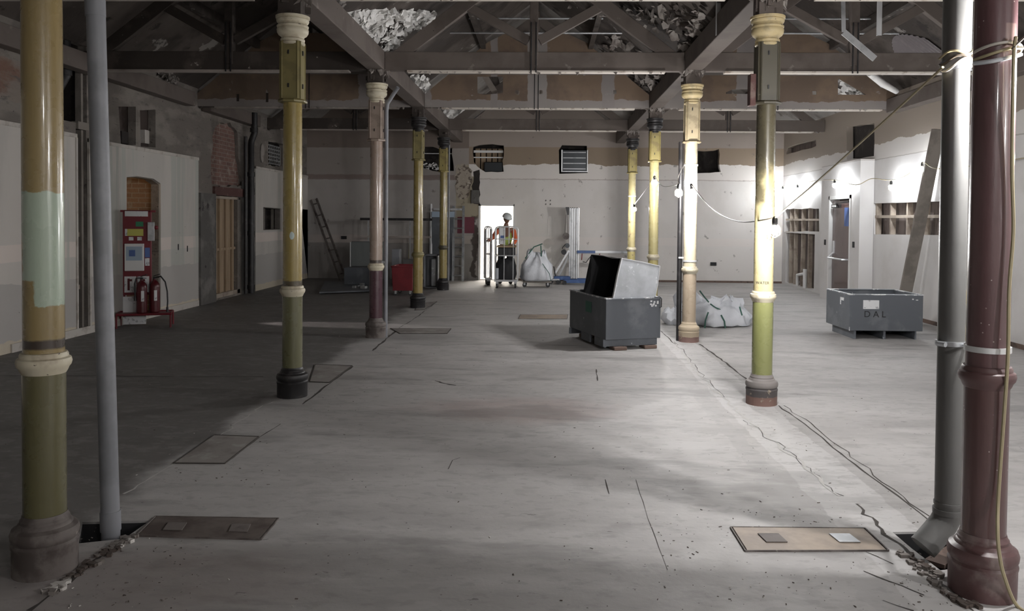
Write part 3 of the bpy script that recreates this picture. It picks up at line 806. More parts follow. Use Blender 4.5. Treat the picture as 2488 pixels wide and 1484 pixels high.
# trusses ------------------------------------------------------------------
ROW = {2: 'nearest full pair of', 3: 'second pair of', 4: 'third pair of', 5: 'farthest pair of'}
for k in (2, 3, 4, 5):
    y = YK[k]
    for i, (rx, a, c) in enumerate(RIDGES):
        dark = i == 0
        m = M['timber'] if not dark else M['timber_dark']
        t = thing('roof_truss', (rx, y, 3.51), 'timber king post truss over the %s bay, at the %s columns' % (SIDE[i], ROW[k]), 'roof truss', 'king post trusses')
        lo_, hi_ = a + (0.0 if i == 0 else 0.11), c - (0.0 if i == 2 else 0.11)
        MB().mm((lo_ + .003, y - 0.05, 3.525), (hi_ - .003, y + 0.05, 3.77)).build('tie_beam', m, t, bevel=0.006)
        MB().mm((lo_ + 0.3, y - 0.065, 3.505), (hi_ - 0.25, y + 0.06, 3.527)).build('pale_batten', M['strip'] if not dark else M['timber_light'], t)
        MB().mm((rx - 0.055, y - 0.06, 3.60), (rx + 0.055, y + 0.05, 5.2)).build('king_post', m, t, bevel=0.006)
        MB().mm((rx - 0.04, y - 0.075, 3.50), (rx - 0.025, y - 0.06, 4.15)).mm((rx + 0.025, y - 0.075, 3.50), (rx + 0.04, y - 0.06, 4.15)).build('strap', M['blackiron'], t)
        for e in (a, c):
            sg = 1 if e > rx else -1
            q = 1.99
            pe = Vector((rx + sg * q, y, 3.44 + 0.10 + 0.02)); pa = Vector((rx + sg * 0.03, y, 5.06))
            MB().bar(pe, pa, 0.09, 0.17).build('rafter', m, t, bevel=0.006)
            MB().bar(Vector((rx + sg * 0.07, y, 3.92)), Vector((rx + sg * 0.86, y, 4.36)), 0.07, 0.12).build('strut', M['timber'] if not dark else m, t, bevel=0.005)
# gable boarding on the third row of trusses
y = YK[4] - 0.07
for i, (rx, a, c) in enumerate(RIDGES):
    lo_, hi_ = a + (0.002 if i == 0 else 0.115), c - (0.002 if i == 2 else 0.115)
    zz = 3.53
    pts = [Vector((lo_, y, zz)), Vector((hi_, y, zz)), Vector((hi_, y, 3.76)), Vector((rx + 0.86, y, 4.66)), Vector((rx + .55, y, 4.8)), Vector((rx - 0.5, y, 4.84)), Vector((rx - 0.86, y, 4.66)), Vector((lo_, y, 3.76))]
    holes = []
    if i == 1:
        holes.append([aty(x, yy, y) for x, yy in ((1160, 186), (1222, 186), (1222, 226), (1175, 230), (1160, 226))])
        for hx in (1252, 1310, 1490):
            holes.append([aty(x, yy, y) for x, yy in ((hx, 219), (hx + 8, 219), (hx + 8, 228), (hx, 228))])
    if i == 2:
        holes.append([aty(x, yy, y) for x, yy in ((1764, 224), (1780, 217), (1822, 216), (1824, 228), (1764, 228))])
        holes.append([aty(x, yy, y) for x, yy in ((1974, 221), (1984, 221), (1984, 230), (1974, 230))])
        holes.append([aty(x, yy, y) for x, yy in ((2036, 190), (2105, 230), (2036, 230))])
    if i == 0:
        holes.append([aty(x, yy, y) for x, yy in ((574, 228), (581, 228), (581, 246), (574, 246))])
        holes.append([aty(x, yy, y) for x, yy in ((646, 214), (652, 226), (652, 248), (645, 248))])
    tag(MB().slab([pts] + holes, (0, 0.018, 0)).build('gable_boarding', M['gable'], smooth=0),
        'brown boarding with pale plaster smears filling the third row truss of the %s bay' % SIDE[i], 'boarding', 'gable boarding')

# ------------------------------------------------------------------ cast iron columns
def column(k, x, mats, label, text=None):
    shaft, capm, boxm, basem, ringm = mats
    y = YK[k]
    c = (x, y, 0)
    t = thing('cast_iron_column', c, label, 'column', 'cast iron columns')
    MB().lathe([(.132, 0), (.133, .12), (.136, .125), (.136, .135), (.128, .145), (.137, .16), (.139, .18), (.132, .2), (.112, .212), (.108, .222), (.1, .228), (.1, .24), (.094, .246), (.09, .262)], c).build('base', M[basem], t)
    MB().lathe([(.0875, .262), (.0875, .9), (.0835, 1.0), (.083, 1.8), (.081, 2.61)], c).build('shaft', M[shaft], t)
    MB().lathe([(.088, .89), (.094, .9), (.1, .915), (.108, .925), (.112, .942), (.108, .958), (.098, .964), (.098, .974), (.093, .984), (.085, .986)], c).build('collar', M[ringm], t)
    MB().lathe([(.085, 2.594), (.125, 2.6), (.128, 2.612), (.118, 2.625), (.09, 2.63)], c, n=8, rot=Matrix.Rotation(math.pi / 8, 3, 'Z')).build('flange', M[boxm], t)
    # casing: square box with chamfered corners and raised corner fillets
    h_, q = 0.089, 0.02
    oc = [(-h_ + q, -h_), (h_ - q, -h_), (h_, -h_ + q), (h_, h_ - q), (h_ - q, h_), (-h_ + q, h_), (-h_, h_ - q), (-h_, -h_ + q)]
    cs = MB().prism([Vector((x + a, y + b_, 2.628)) for a, b_ in oc], (0, 0, 0.50))
    for sx in (-1, 1):
        for sy in (-1, 1):
            cs.tube([(x + sx * (h_ - q), y + sy * (h_ + .001), 2.63), (x + sx * (h_ - q), y + sy * (h_ + .001), 3.125)], 0.006, 6)
            cs.tube([(x + sx * (h_ + .001), y + sy * (h_ - q), 2.63), (x + sx * (h_ + .001), y + sy * (h_ - q), 3.125)], 0.006, 6)
    cs.build('casing', M[boxm], t)
    bl = MB()
    for z in (2.74, 3.03):
        bl.box((x + h_ + .003, y - 0.01, z), (0.012, 0.018, 0.04)); bl.box((x - 0.01, y - h_ - .003, z), (0.012, 0.01, 0.035))
    bl.build('bolt_head', M['blackiron'], t)
    MB().lathe([(.095, 3.10), (.105, 3.108), (.106, 3.122), (.098, 3.13), (.104, 3.14), (.104, 3.152), (.094, 3.16), (.1, 3.175), (.122, 3.19), (.134, 3.21), (.137, 3.235), (.130, 3.25), (.136, 3.256), (.137, 3.268), (.126, 3.278), (.124, 3.29),
                (.134, 3.298), (.140, 3.312), (.140, 3.322), (.134, 3.326), (.146, 3.334), (.147, 3.352), (.1, 3.356)], c).build('capital', M[capm], t)
    g = MB().box((x, y, 3.443), (0.2, 0.2, 0.172))
    rr = random.Random(k * 7 + int(x * 10))
    for _ in range(14):
        a = rr.uniform(0, 6.28); r0 = rr.uniform(.07, .12)
        px, py = x + r0 * math.cos(a), y + r0 * math.sin(a)
        g.box((px, py, 3.37 + rr.uniform(0, .1)), (rr.uniform(.02, .07), rr.uniform(.02, .07), rr.uniform(.02, .08)), Matrix.Rotation(rr.uniform(0, 3), 3, 'Z'))
    g.build('head_block', M['timber'] if x > 0 else M['timber_dark'], t, smooth=0)
    if text:
        tx(text[0], text[1], M['black'], t, cyl=(x, y, 0.0845), z=text[2], ang=text[3])
    return t


def tx(body, size, m, parent, cyl=None, z=0, ang=0, matr=None, name='lettering', ext=0.0006):
    cu = bpy.data.curves.new('t', 'FONT')
    cu.body = body; cu.size = size; cu.extrude = ext; cu.align_x = 'CENTER'
    ob = bpy.data.objects.new('t', cu)
    COL.objects.link(ob)
    dg = bpy.context.evaluated_depsgraph_get(); dg.update()
    me = bpy.data.meshes.new_from_object(ob.evaluated_get(dg))
    bpy.data.objects.remove(ob)
    g = MB()
    vs = []
    for v in me.vertices:
        if cyl:
            a = ang + v.co.x / cyl[2]
            r_ = cyl[2] + v.co.z + 0.0006
            vs.append(Vector((cyl[0] + r_ * math.sin(a), cyl[1] - r_ * math.cos(a), z + v.co.y)))
        else:
            vs.append(matr @ v.co)
    g.add(vs, [tuple(p.vertices) for p in me.polygons])
    return g.build(name, m, parent, smooth=0)


column(1, XL, ('c_L1', 'cream', 'dark_olive', 'dustbase', 'cream'), 'nearest left iron column, ochre over olive with a pale green paint patch')
column(2, XL, ('c_L2', 'cream', 'olive', 'blackiron', 'cream'), 'mustard over olive iron column with cream capital and black base, second of the left row')
column(3, XL, ('c_L3', 'cream', 'taupe_box', 'dustbase', 'cream'), 'pinkish beige iron column, maroon below its collar, third of the left row')
column(4, XL, ('c_L4', 'blackiron', 'olive', 'blackiron', 'olive'), 'mustard iron column with black capital right of the red bin, fourth of the left row')
column(5, XL, ('c_L5', 'blackiron', 'must', 'blackiron', 'dark_olive'), 'farthest mustard iron column of the left row, in front of the tall grey panel')
column(1, XR, ('c_R1', 'cream_y', 'dark_olive', 'burg', 'burg'), 'nearest right iron column painted burgundy all over with a steel strap')
column(2, XR, ('c_R2', 'cream_y', 'dark_olive', 'base_R2', 'cream'), 'cream and sooty iron column, olive green below its white collar, second of the right row', ('WATER', 0.034, 1.05, -0.35))
column(3, XR, ('c_R3', 'cream_y', 'buff', 'base_R3', 'cream'), 'cream and buff iron column with brown foot beside the flattened white bag', ('WATER', 0.03, 1.04, -0.2))
column(4, XR, ('c_R4', 'blackiron', 'must', 'blackiron', 'cream'), 'straw yellow iron column with black capital behind the cream one, fourth of the right row')
column(5, XR, ('c_R5', 'blackiron', 'must', 'blackiron', 'cream'), 'farthest worn straw iron column of the right row, at the end of the blue lifter fork')

# ------------------------------------------------------------------ festoon lamps
LAMPS = []


def lamp(p, where, r=0.032, m='lampglow'):
    p = Vector(p)
    t = thing('site_lamp', p, 'glowing white site lamp ' + where, 'lamp', 'festoon site lamps')
    MB().sphere(p, r, 12, 8, (1, 1, 1.15)).build('bulb', M[m], t)
    MB().lathe([(0.014, r * 1.0), (0.022, r * 1.25), (0.022, r + 0.06), (0.01, r + 0.08)], p, n=12).build('lamp_holder', M['black'], t)
    cg = MB()
    for a in range(4):
        an = a * math.pi / 4
        cg.tube([p + Vector((math.cos(an) * rr_, math.sin(an) * rr_, zz)) for rr_, zz in ((0.02, 0.05), (0.045, 0.02), (0.045, -0.03), (0, -0.06), (-0.045, -0.03), (-0.045, 0.02), (-0.02, 0.05))], 0.0018, 4)
    cg.build('wire_guard', M['cable_y'], t)
    LAMPS.append(p)


lamp(aty(1876, 560, YK[2] - 0.62) + Vector((0.02, 0, 0)), 'hanging at the right edge of the cream and olive column', m='lampglow_mid')
lamp(aty(1649, 468, YK[3] - 0.62), 'hanging just left of the cream and buff column', m='lampglow_mid')
lamp(aty(1679, 468, YK[3] - 0.7), 'hanging in front of the cream and buff column', m='lampglow_mid')
lamp(aty(1590, 443, YK[4] - 0.75), 'hanging before the straw yellow column, fourth of the right row', m='lampglow_mid')
lamp(aty(1541, 508, YK[5] - 0.75), 'lowest one, hanging before the farthest right row column', m='lampglow_mid')
for x, y, X, w in ((1902, 463, 5.84, 'by the right wall, farthest along, nearest the back corner'), (1938, 460, 5.84, 'by the right wall above the small studded opening'),
                   (2028, 450, 5.6, 'above the dark door with the push bar'), (2165, 455, 5.84, 'above the wide studded window opening'), (2241, 411, 5.84, 'close to the top of the leaning timber')):
    lamp(atx(x, y, X), w, m='lampglow_soft')
lamp((2.32, 3.55, 2.27), 'just right of the burgundy column at the edge of view')
lamp((5.75, 8.6, 2.3), 'on the right wall nearer than the leaning timber', m='lampglow_soft')
lamp((4.2, 0.6, 2.35), 'behind the viewpoint in the right bay', m='lampglow_strong')
lamp((1.3, -0.9, 2.7), 'added unseen behind the viewpoint as fill for the floor shadow', m='lampglow_mid')  # added fill lamp out of view, lightens the burgundy column's floor shadow
# warm lamp in the brick passage
p = Vector((-6.62, 11.75, 2.05))
t = thing('passage_lamp', p, 'small warm lamp lighting the brickwork inside the broken doorway', 'lamp')
MB().sphere(p, 0.03).build('bulb', mat('warm_glow', (1, 1, 1), emis=((1.0, 0.62, 0.3), 32)), t)
MB().lathe([(0.014, 0.03), (0.02, 0.04), (0.02, 0.09), (0.01, 0.1)], p, n=10).build('lamp_holder', M['black'], t)

# ------------------------------------------------------------------ pipes
def pipe(pts, r, m, name, label, bands=(), cat='pipe', sag=None):
    pts = [Vector(p) for p in pts]
    t = thing(name, pts[0], label, cat)
    MB().tube(pts, r, 20).build('pipe_run', m, t)
    for a, b_, rr_, mm_ in bands:
        MB().tube([Vector(a), Vector(b_)], rr_, 20).build('collar', mm_, t)
    return t


YP = 3.98
a, c = aty(269, 1288, YP), aty(231, -30, YP)
d = (c - a).normalized()
pipe([a + Vector((0, 0, -0.25)), a, c, c + d * 2.2], 0.0445, M['pipe'], 'soil_pipe', 'grey plastic pipe rising from the floor pit beside the nearest left column',
     [(a + d * 0.0, a + d * 0.1, 0.049, M['pipe']), (aty(232, 40, YP), aty(231, 0, YP), 0.048, M['pipe'])])
YQ = 3.86
a, c = aty(2303, 1240, YQ), aty(2331, -30, YQ)
d = (c - a).normalized()
el = [a, a + Vector((-0.004, 0, -0.03)), a + Vector((-0.022, 0, -0.065)), a + Vector((-0.055, -0.008, -0.1)), a + Vector((-0.095, -0.018, -0.14)), a + Vector((-0.125, -0.024, -0.17))]
t = thing('downpipe', a, 'dark grey plastic downpipe with an elbow into the pit beside the burgundy column', 'pipe')
MB().tube([a, aty(2323, 160, YQ)], 0.059, 24).build('pipe_run', M['pipe_dark'], t)
MB().tube([aty(2323, 160, YQ), c + d * 1.6], 0.063, 24).build('upper_pipe', M['pipe_dark'], t)
MB().tube(el, 0.0625, 24).build('elbow', M['pipe_dark'], t)
MB().tube([a + d * -0.012, a + d * 0.012], 0.067, 24).tube([a + d * 0.03, a + d * 0.045], 0.063, 24).build('elbow_rim', M['pipe_dark'], t)
MB().tube([aty(2323, 172, YQ), aty(2323.5, 150, YQ)], 0.069, 24).build('socket_rim', M['pipe'], t)
q = aty(2308, 838, YQ)
g = MB().tube([q, q + d * 0.022], 0.066, 24).tube([q + Vector((0.06, 0, 0.01)), Vector((XR, YK[1] + .07, q.z + 0.0))], 0.008, 8).tube([q + Vector((-0.07, -0.02, 0.01)), q + Vector((-0.05, -0.06, 0.01))], 0.012, 8)
g.build('pipe_clip', M['steel'], t)
# black rainwater pipe on the left wall
x_ = WLX + 0.16
P1 = atx(610, 300, x_)
yy = P1.y
t = thing('rainwater_pipe', (x_, yy, 0), 'black cast iron rainwater pipe running up the left wall right of the boarded doorway', 'pipe')
MB().tube([(x_, yy, 0.02), (x_, yy, 3.05), (x_, yy + 0.02, 3.12), (x_ + 0.06, yy + 0.02, 3.28), (x_ + 0.06, yy + 0.02, 3.7)], 0.062, 16).build('pipe_run', M['blackiron'], t)
MB().tube([(x_ - 0.06, yy - 0.14, 0.02), (x_ - 0.06, yy - 0.14, 3.2)], 0.035, 12).build('small_pipe', M['blackiron'], t)
for z in (0.1, 1.2, 2.4, 3.3):
    MB().tube([(x_ + (0.06 if z > 3 else 0), yy, z), (x_ + (0.06 if z > 3 else 0), yy, z + 0.09)], 0.078, 16).build('pipe_socket', M['blackiron'], t)
# black pipe in the dark recess at left
t = thing('cast_iron_stack', (WLX - 0.2, 10.25, 2.8), 'black cast iron pipe in the dark recess high on the left wall', 'pipe')
MB().tube([(WLX - 0.16, 10.22, 2.79), (WLX - 0.16, 10.22, 3.2), (WLX - 0.1, 10.3, 3.4), (WLX - 0.1, 10.3, 3.85)], 0.07, 16).build('pipe_run', M['blackiron'], t)
MB().tube([(WLX - 0.1, 10.3, 3.4), (WLX - 0.1, 10.3, 3.48)], 0.085, 16).build('pipe_socket', M['blackiron'], t)
# thin steel pipe beside the pinkish column
a = Vector((XL + 0.125, YK[3] + 0.03, 0))
t = thing('steel_conduit', a, 'thin grey conduit pipe standing against the pinkish beige column with a bent top', 'pipe')
MB().tube([a, a + Vector((0, 0, 3.0)), a + Vector((0.01, 0, 3.1)), a + Vector((0.1, -0.05, 3.22)), a + Vector((0.17, -0.1, 3.3))], 0.026, 12).build('pipe_run', M['pipe'], t)
for z in (1.0, 2.62): MB().box(a + Vector((-0.05, 0, z)), (0.09, 0.05, 0.03)).build('pipe_clip', M['steel'], t)
a = Vector((XL + 0.115, YK[5] + 0.03, 0))
MB().tube([a, a + Vector((0, 0, 3.3))], 0.02, 10).own('steel_conduit', M['pipe'], a, 'thin pale pipe standing against the farthest left row column', 'pipe')
a = Vector((XR - 0.125, YK[3] + 0.05, 0))
t = thing('black_waste_pipe', a, 'slim black pipe standing against the left side of the cream and buff column', 'pipe')
MB().tube([a, a + Vector((0, 0, 2.62))], 0.032, 12).build('pipe_run', M['blackiron'], t)
MB().box(a + Vector((0.03, -0.03, 1.1)), (0.1, 0.03, 0.02)).build('pipe_clip', M['steel_w'], t)
# steel banding straps round columns
for x, y, zz, w in ((XR, YK[1], 1.058, 'burgundy column just above its collar'), (XR, YK[3], 1.06, 'cream and buff column above its collar'), (XR, YK[3], 2.31, 'upper shaft of the cream and buff column'), (XR, YK[5], 2.1, 'farthest right row column')):
    MB().lathe([(.086, -.012), (.0905, -.012), (.0905, .012), (.086, .012)], (x, y, zz)).own('banding_strap', M['steel_w'], (x, y, zz), 'pale steel strap round the ' + w, 'strap', 'banding straps')
# small electrical box on the second right column
p = aty(1846, 222, YK[2])
MB().box((XR - 0.135, YK[2] - 0.03, 2.72), (0.05, 0.1, 0.27)).own('conduit_box', M['lintel'], (XR - 0.135, YK[2], 2.58), 'reddish brown box on the left of the sooty column casing', 'box', bevel=0.006)
# tape patch
MB().lathe([(.0855, -.05), (.0858, -.05), (.0858, .05), (.0855, .05)], (0, 0, 0), n=36)

# ------------------------------------------------------------------ cables
def cable(pts, r, m, label, n=14, sag=0.0, cat='cable', grp='cables'):
    pts = [Vector(p) for p in pts]
    out = []
    if len(pts) == 2:
        a, c = pts
        out = [a.lerp(c, i / n) - Vector((0, 0, sag * 4 * (i / n) * (1 - i / n))) for i in range(n + 1)]
    else:
        q = [pts[0]] + pts + [pts[-1]]
        for i in range(1, len(q) - 2):
            for j in range(6):
                u = j / 6
                out.append(0.5 * ((2 * q[i]) + (q[i + 1] - q[i - 1]) * u + (2 * q[i - 1] - 5 * q[i] + 4 * q[i + 1] - q[i + 2]) * u * u + (3 * q[i] - q[i - 1] - 3 * q[i + 1] + q[i + 2]) * u ** 3))
        out.append(pts[-1])
    return MB().tube(out, r, 6).own('power_cable', m, pts[0], label, cat, grp)


A = LAMPS[0] + Vector((0, 0, 0.1)); Bq = LAMPS[2] + Vector((0, 0, 0.1))
PT = aty(2291, 163, YQ - 0.08)
cable([A, PT], 0.0065, M['cable_y'], 'taut yellowish cable rising from the olive column lamp to the downpipe top', sag=0.01)
cable([Bq, aty(1730, 507, 9.2), aty(1795, 538, 7.8), A], 0.006, M['cable_d'], 'dark sagging cable between the lamps of the second and third right columns')
cable([LAMPS[1] + Vector((0, 0, .1)), aty(1610, 452, 12.0), LAMPS[3] + Vector((0, 0, .1))], 0.006, M['cable_w'], 'pale cable running back from the buff column to the next lamp')
cable([LAMPS[3] + Vector((0, 0, .1)), aty(1562, 470, 15.6), LAMPS[4] + Vector((0, 0, .1))], 0.006, M['cable_w'], 'thin cable between the lamps of the two farthest right columns')
cable([(XR - 0.1, YK[3] - 0.1, 2.33), aty(1648, 430, YK[3] - 0.35), LAMPS[1] + Vector((0, 0, .1))], 0.004, M['cable_w'], 'thin wire hanging down the buff column from its upper strap')
rwp = [LAMPS[5] + Vector((0, 0, .1)), LAMPS[6] + Vector((0, 0, .1)), atx(1975, 440, 5.74), LAMPS[7] + Vector((0, 0, .1)), atx(2080, 449, 5.62), atx(2118, 434, 5.75), LAMPS[8] + Vector((0, 0, .12)), atx(2205, 424, 5.75), LAMPS[9] + Vector((0, 0, .1)), atx(2300, 410, 5.75), LAMPS[11] + Vector((0, 0, .1))]
cable(rwp, 0.007, M['cable_y'], 'looping yellow cable linking the lamps along the right wall')
# bundle round the downpipe and burgundy column
zc = PT.z
cx, cy_ = XR, YK[1]
for i in range(3):
    zz = 2.31 + i * 0.018
    pts = []
    for j in range(29):
        an = -math.pi * (0.95) + j / 28 * math.pi * 1.6
        pts.append((cx + 0.093 * math.cos(an) * (1 + .02 * i), cy_ + 0.1 * math.sin(an), zz - 0.02 + 0.02 * math.cos(an * 1.3 + i)))
    g = MB().tube(pts, 0.0065 if i else 0.009, 6)
    g.own('power_cable', M[('plastic_wrap', 'cable_y', 'cable_w')[i]], (cx, cy_, zz), ('shiny wrapped cable loop', 'yellow cable loop', 'pale wire loop')[i] + ' round the burgundy column near its top', 'cable', 'cables')
q = aty(2322, 140, YQ)
for i in range(3):
    zz = q.z - 0.03 + i * 0.022
    pts = []
    for j in range(25):
        an = -math.pi * 1.05 + j / 24 * math.pi * 1.5
        pts.append((q.x + (0.066 + .003 * i) * math.cos(an), YQ + 0.068 * math.sin(an), zz + 0.03 * math.cos(an) * (1 - .4 * i) + 0.012 * math.sin(3 * an + i)))
    MB().tube(pts, 0.006, 6).own('power_cable', M[('cable_w', 'cable_d', 'cable_y')[i]], (q.x, YQ, zz), ('pale cable', 'dark cable', 'yellow cable')[i] + ' looped round the dark downpipe near its top', 'cable', 'cables')
yc = YK[1] - 0.11
cable([aty(2468, 90, yc), aty(2463, 150, yc - .02), aty(2459, 400, yc), aty(2462, 560, yc), aty(2452, 700, yc), aty(2449, 860, yc - .01), aty(2440, 1000, yc), aty(2426, 1200, yc), aty(2424, 1290, yc - .04), aty(2428, 1345, yc - .06), aty(2440, 1400, yc - .07), fl(2470, 1470, .01), fl(2520, 1500, .01)],
      0.0075, M['cable_y'], 'long yellow cable hanging down the burgundy column to the floor')
cable([aty(2460, 118, yc - .02), aty(2500, 80, yc)], 0.005, M['cable_d'], 'dark wire leaving the burgundy column top to the right')
cable([aty(2460, 118, yc - .02), LAMPS[10] + Vector((0, 0, .1))], 0.006, M['cable_y'], 'short yellow cable from the burgundy column to the lamp at the edge of view')
cable([LAMPS[10] + Vector((0, 0, .1)), (3.4, 2.6, 2.6), (3.9, YF, 2.7)], 0.006, M['cable_w'], 'pale cable leading from the edge lamp back behind the viewpoint')
cable([LAMPS[11] + Vector((0, 0, .1)), (5.6, 3, 2.5), (5.6, YF, 2.5)], 0.006, M['cable_y'], 'yellow cable continuing along the right wall nearer than the leaning timber')
cable([(1.3, YF, 2.9), LAMPS[13] + Vector((0, 0, .1)), (2.8, -.2, 2.5), LAMPS[12] + Vector((0, 0, .1)), (4.9, 4.0, 2.3), LAMPS[11] + Vector((0, 0, .1))], 0.006, M['cable_y'], 'cable carrying the lamps behind the viewpoint')
pts = [aty(2346, 640, YQ + .02), aty(2341, 680, YQ + .03), aty(2348, 720, YQ + .02), aty(2343, 760, YQ + .02), aty(2347, 850, YQ + .02)]
cable(pts, 0.004, M['cable_y'], 'thin curled wire between the downpipe and the burgundy column')

# ------------------------------------------------------------------ steel bin with duct
def frame2(p, dx):
    dx = Vector(dx); dx.z = 0; dx.normalize()
    dy = Vector((-dx.y, dx.x, 0))
    return lambda u, v, w: Vector(p) + dx * u + dy * v + Vector((0, 0, w))


def qbox(F, u0, u1, v0, v1, w0, w1, g=None):
    g = g or MB()
    return g.add([F(u, v, w) for w in (w0, w1) for v in (v0, v1) for u in (u0, u1)],
                 [(0, 2, 3, 1), (4, 5, 7, 6), (0, 1, 5, 4), (2, 6, 7, 3), (0, 4, 6, 2), (1, 3, 7, 5)])


def steel_bin(F, w, l, z0, z1, label, name='steel_bin'):
    t = thing(name, F(0, 0, 0), label, 'bin', 'steel bins')
    th = 0.012
    g = qbox(F, 0, w, 0, th, z0, z1)
    qbox(F, 0, w, l - th, l, z0, z1, g); qbox(F, 0, th, th, l - th, z0, z1, g); qbox(F, w - th, w, th, l - th, z0, z1, g)
    qbox(F, th, w - th, th, l - th, z0 + .005, z0 + 0.03, g)
    g.build('body', M['bin'], t, smooth=0, bevel=0.004)
    g = MB()
    for a in ((-.006, w + .006, -.006, .03), (-.006, w + .006, l - .03, l + .006), (-.006, .03, .03, l - .03), (w - .03, w + .006, .03, l - .03)):
        qbox(F, *a, z1 - 0.004, z1 + 0.012, g)
    g.build('rim', M['bin_edge'], t, smooth=0, bevel=0.003)
    return t


N0 = fl(1473, 852); N1 = fl(1600, 844)
cr = aty(1473, 727, N0.y - 0.01)
F1 = frame2((cr.x, N0.y, 0), (0.946, 0.33, 0))
BW1, BL1 = 0.735, 1.22
zt, zb = cr.z, aty(1473, 826, N0.y).z
t = steel_bin(F1, BW1, BL1, zb, zt, 'dark grey steel bin on timber blocks holding a tipped sheet metal duct')
g = qbox(F1, -.02, BW1 - .03, .03, .045, zb - .085, zb)
qbox(F1, -.02, BW1 - .03, BL1 - .05, BL1 - .035, zb - .085, zb, g)
qbox(F1, .0, .03, .05, .35, zb - .1, zb, g); qbox(F1, .0, .03, .5, .8, zb - .1, zb, g)
g.build('fork_skirt', M['bin'], t, smooth=0)
MB().add([F1(-.003, v, w) for v, w in ((.45, zt - .22), (.65, zt - .22), (.65, zt - .08), (.45, zt - .08))], [(0, 1, 2, 3)]).build('green_label', M['strap'], t)
hk = MB().tube([F1(BW1 - .09, -.006, zt + .012), F1(BW1 - .02, -.012, zt + .016), F1(BW1 + .004, -.012, zt - .01), F1(BW1 + .002, -.012, zt - .11), F1(BW1 - .02, -.008, zt - .12)], 0.006, 6)
hk.build('corner_hook', M['black'], t)
g = MB()
rr = random.Random(5)
for _ in range(10):
    u, w = BW1 - .04 - rr.random() * .1, zt - .03 - rr.random() * .07
    qbox(F1, u - .012, u + .012, -.002, 0.001, w - .01, w + .01, g)
g.build('paint_scuff', M['white'], t)
for u, v in ((.1, .05), (.52, .08), (.12, 1.1), (.6, 1.05)):
    g = qbox(F1, u, u + .17, v - .09, v + .08, 0.0, zb - .086)
    g.build('timber_block', M['wood_foot'], t, bevel=0.01)
# the duct: curved side plates, flange, top, right and bottom sheets
PS = [(1489, 724), (1494, 700), (1500, 668), (1510, 627), (1560, 636), (1603, 646), (1598, 690), (1590, 728)]
YD = F1(0.2, .12, 0).y
pp = []
n_ = Vector((-.33, .946, 0))
o_ = F1(0.1, .06, 0)
for x, y in PS:
    d = ray(x, y); e = Vector((0, 0, EYE))
    tt = (o_ - e).dot(n_) / d.dot(n_)
    pp.append(e + d * tt)
pp = [Vector(p) for p in pp]
low = [pp[-1] + Vector((0, 0, -.3)), pp[0] + Vector((-.03, -.01, -.3))]
side = pp + low
DD = n_ * 0.95
t = thing('sheet_metal_duct', (pp[0].x, pp[0].y, zt - .3), 'bent galvanised duct piece with a dark open mouth standing in the steel bin', 'duct')
MB().prism(side, n_ * 0.006).build('side_panel', M['duct'], t, smooth=0)
MB().prism([p + DD for p in side], n_ * 0.006).build('far_panel', M['black'], t, smooth=0)
g = MB()
for i in (3, 4, 5, 6):
    a, c = side[i], side[i + 1]
    g.add([a, c, c + DD, a + DD], [(0, 1, 2, 3)])
g.build('outer_sheet', M['black'], t, smooth=0)
g = MB().add([side[0] + Vector((.02, 0, -.1)), side[7] + Vector((0, 0, -.1)), side[7] + DD + Vector((0, 0, -.1)), side[0] + DD + Vector((.02, 0, -.1))], [(0, 1, 2, 3)])
g.build('lower_sheet', M['black'], t, smooth=0)
g = MB()
for i in range(3):
    g.bar(side[i] + n_ * -.004, side[i + 1] + n_ * -.004, 0.012, 0.035, up=n_)
g.build('mouth_flange', M['steel_w'], t, smooth=0)
g = MB()
for i in (3, 4, 5, 6):
    g.bar(side[i] + n_ * -.003, side[i + 1] + n_ * -.003, 0.007, 0.007, up=n_)
g.tube([side[3], side[3] + DD * .3 + Vector((0, 0, -.012)), side[3] + DD * .6 + Vector((0, 0, .004)), side[3] + DD], 0.005, 6)
g.build('seam', M['steel_w'], t, smooth=0)
# mouth sheet on the far side curves out to the left
fp = [aty(x, y, (o_ + DD).y) for x, y in ((1436, 621), (1437, 650), (1434, 680), (1422, 708), (1416, 735))]
g = MB()
nearp = [side[3] + DD, side[2] + DD, side[1] + DD, side[0] + DD, side[0] + DD + Vector((0, 0, -.1))]
for i in range(4):
    g.add([fp[i], fp[i + 1], nearp[i + 1], nearp[i]], [(0, 1, 2, 3)])
g.prism([fp[0], fp[1], fp[2], fp[3], fp[4], nearp[4], nearp[3], nearp[2], nearp[1], nearp[0]], n_ * 0.01)
g.build('curved_back', M['black'], t, smooth=0)
MB().bar(F1(.08, .25, zt - .02), F1(.4, .12, zt + .05), .06, .02).own('offcut', M['plank_dim'], F1(.08, .25, zt - .02), 'short scrap of wood lying inside the steel bin with the duct', 'offcut')

# right-hand bin
N0 = fl(2078, 824)
cr = aty(2065, 716, N0.y)
rt = aty(2245, 715, N0.y)
F2 = frame2((cr.x, N0.y, 0), (1, 0.015, 0))
w2 = rt.x - cr.x
zt, zb = cr.z, aty(2065, 803, N0.y).z
t = steel_bin(F2, w2, 0.86, zb, zt, 'wide low grey steel bin with a white label and DAL scrawled on its front')
g = qbox(F2, .07, .09, .02, .8, .0, zb); qbox(F2, .09, .1, .02, .8, 0, zb, g)
qbox(F2, w2 / 2 - .02, w2 / 2 + .01, .03, .8, .0, zb, g); qbox(F2, w2 - .09, w2 - .07, .03, .8, .0, zb, g)
qbox(F2, .07, w2 - .07, .7, .72, .0, zb, g)
g.build('skid', M['bin'], t, smooth=0)
MB().add([F2(u, -.003, w) for u, w in ((.18, zt - .07), (.395, zt - .07), (.395, zt - .19), (.18, zt - .19))], [(0, 1, 2, 3)]).build('label', M['white'], t)
g = MB()
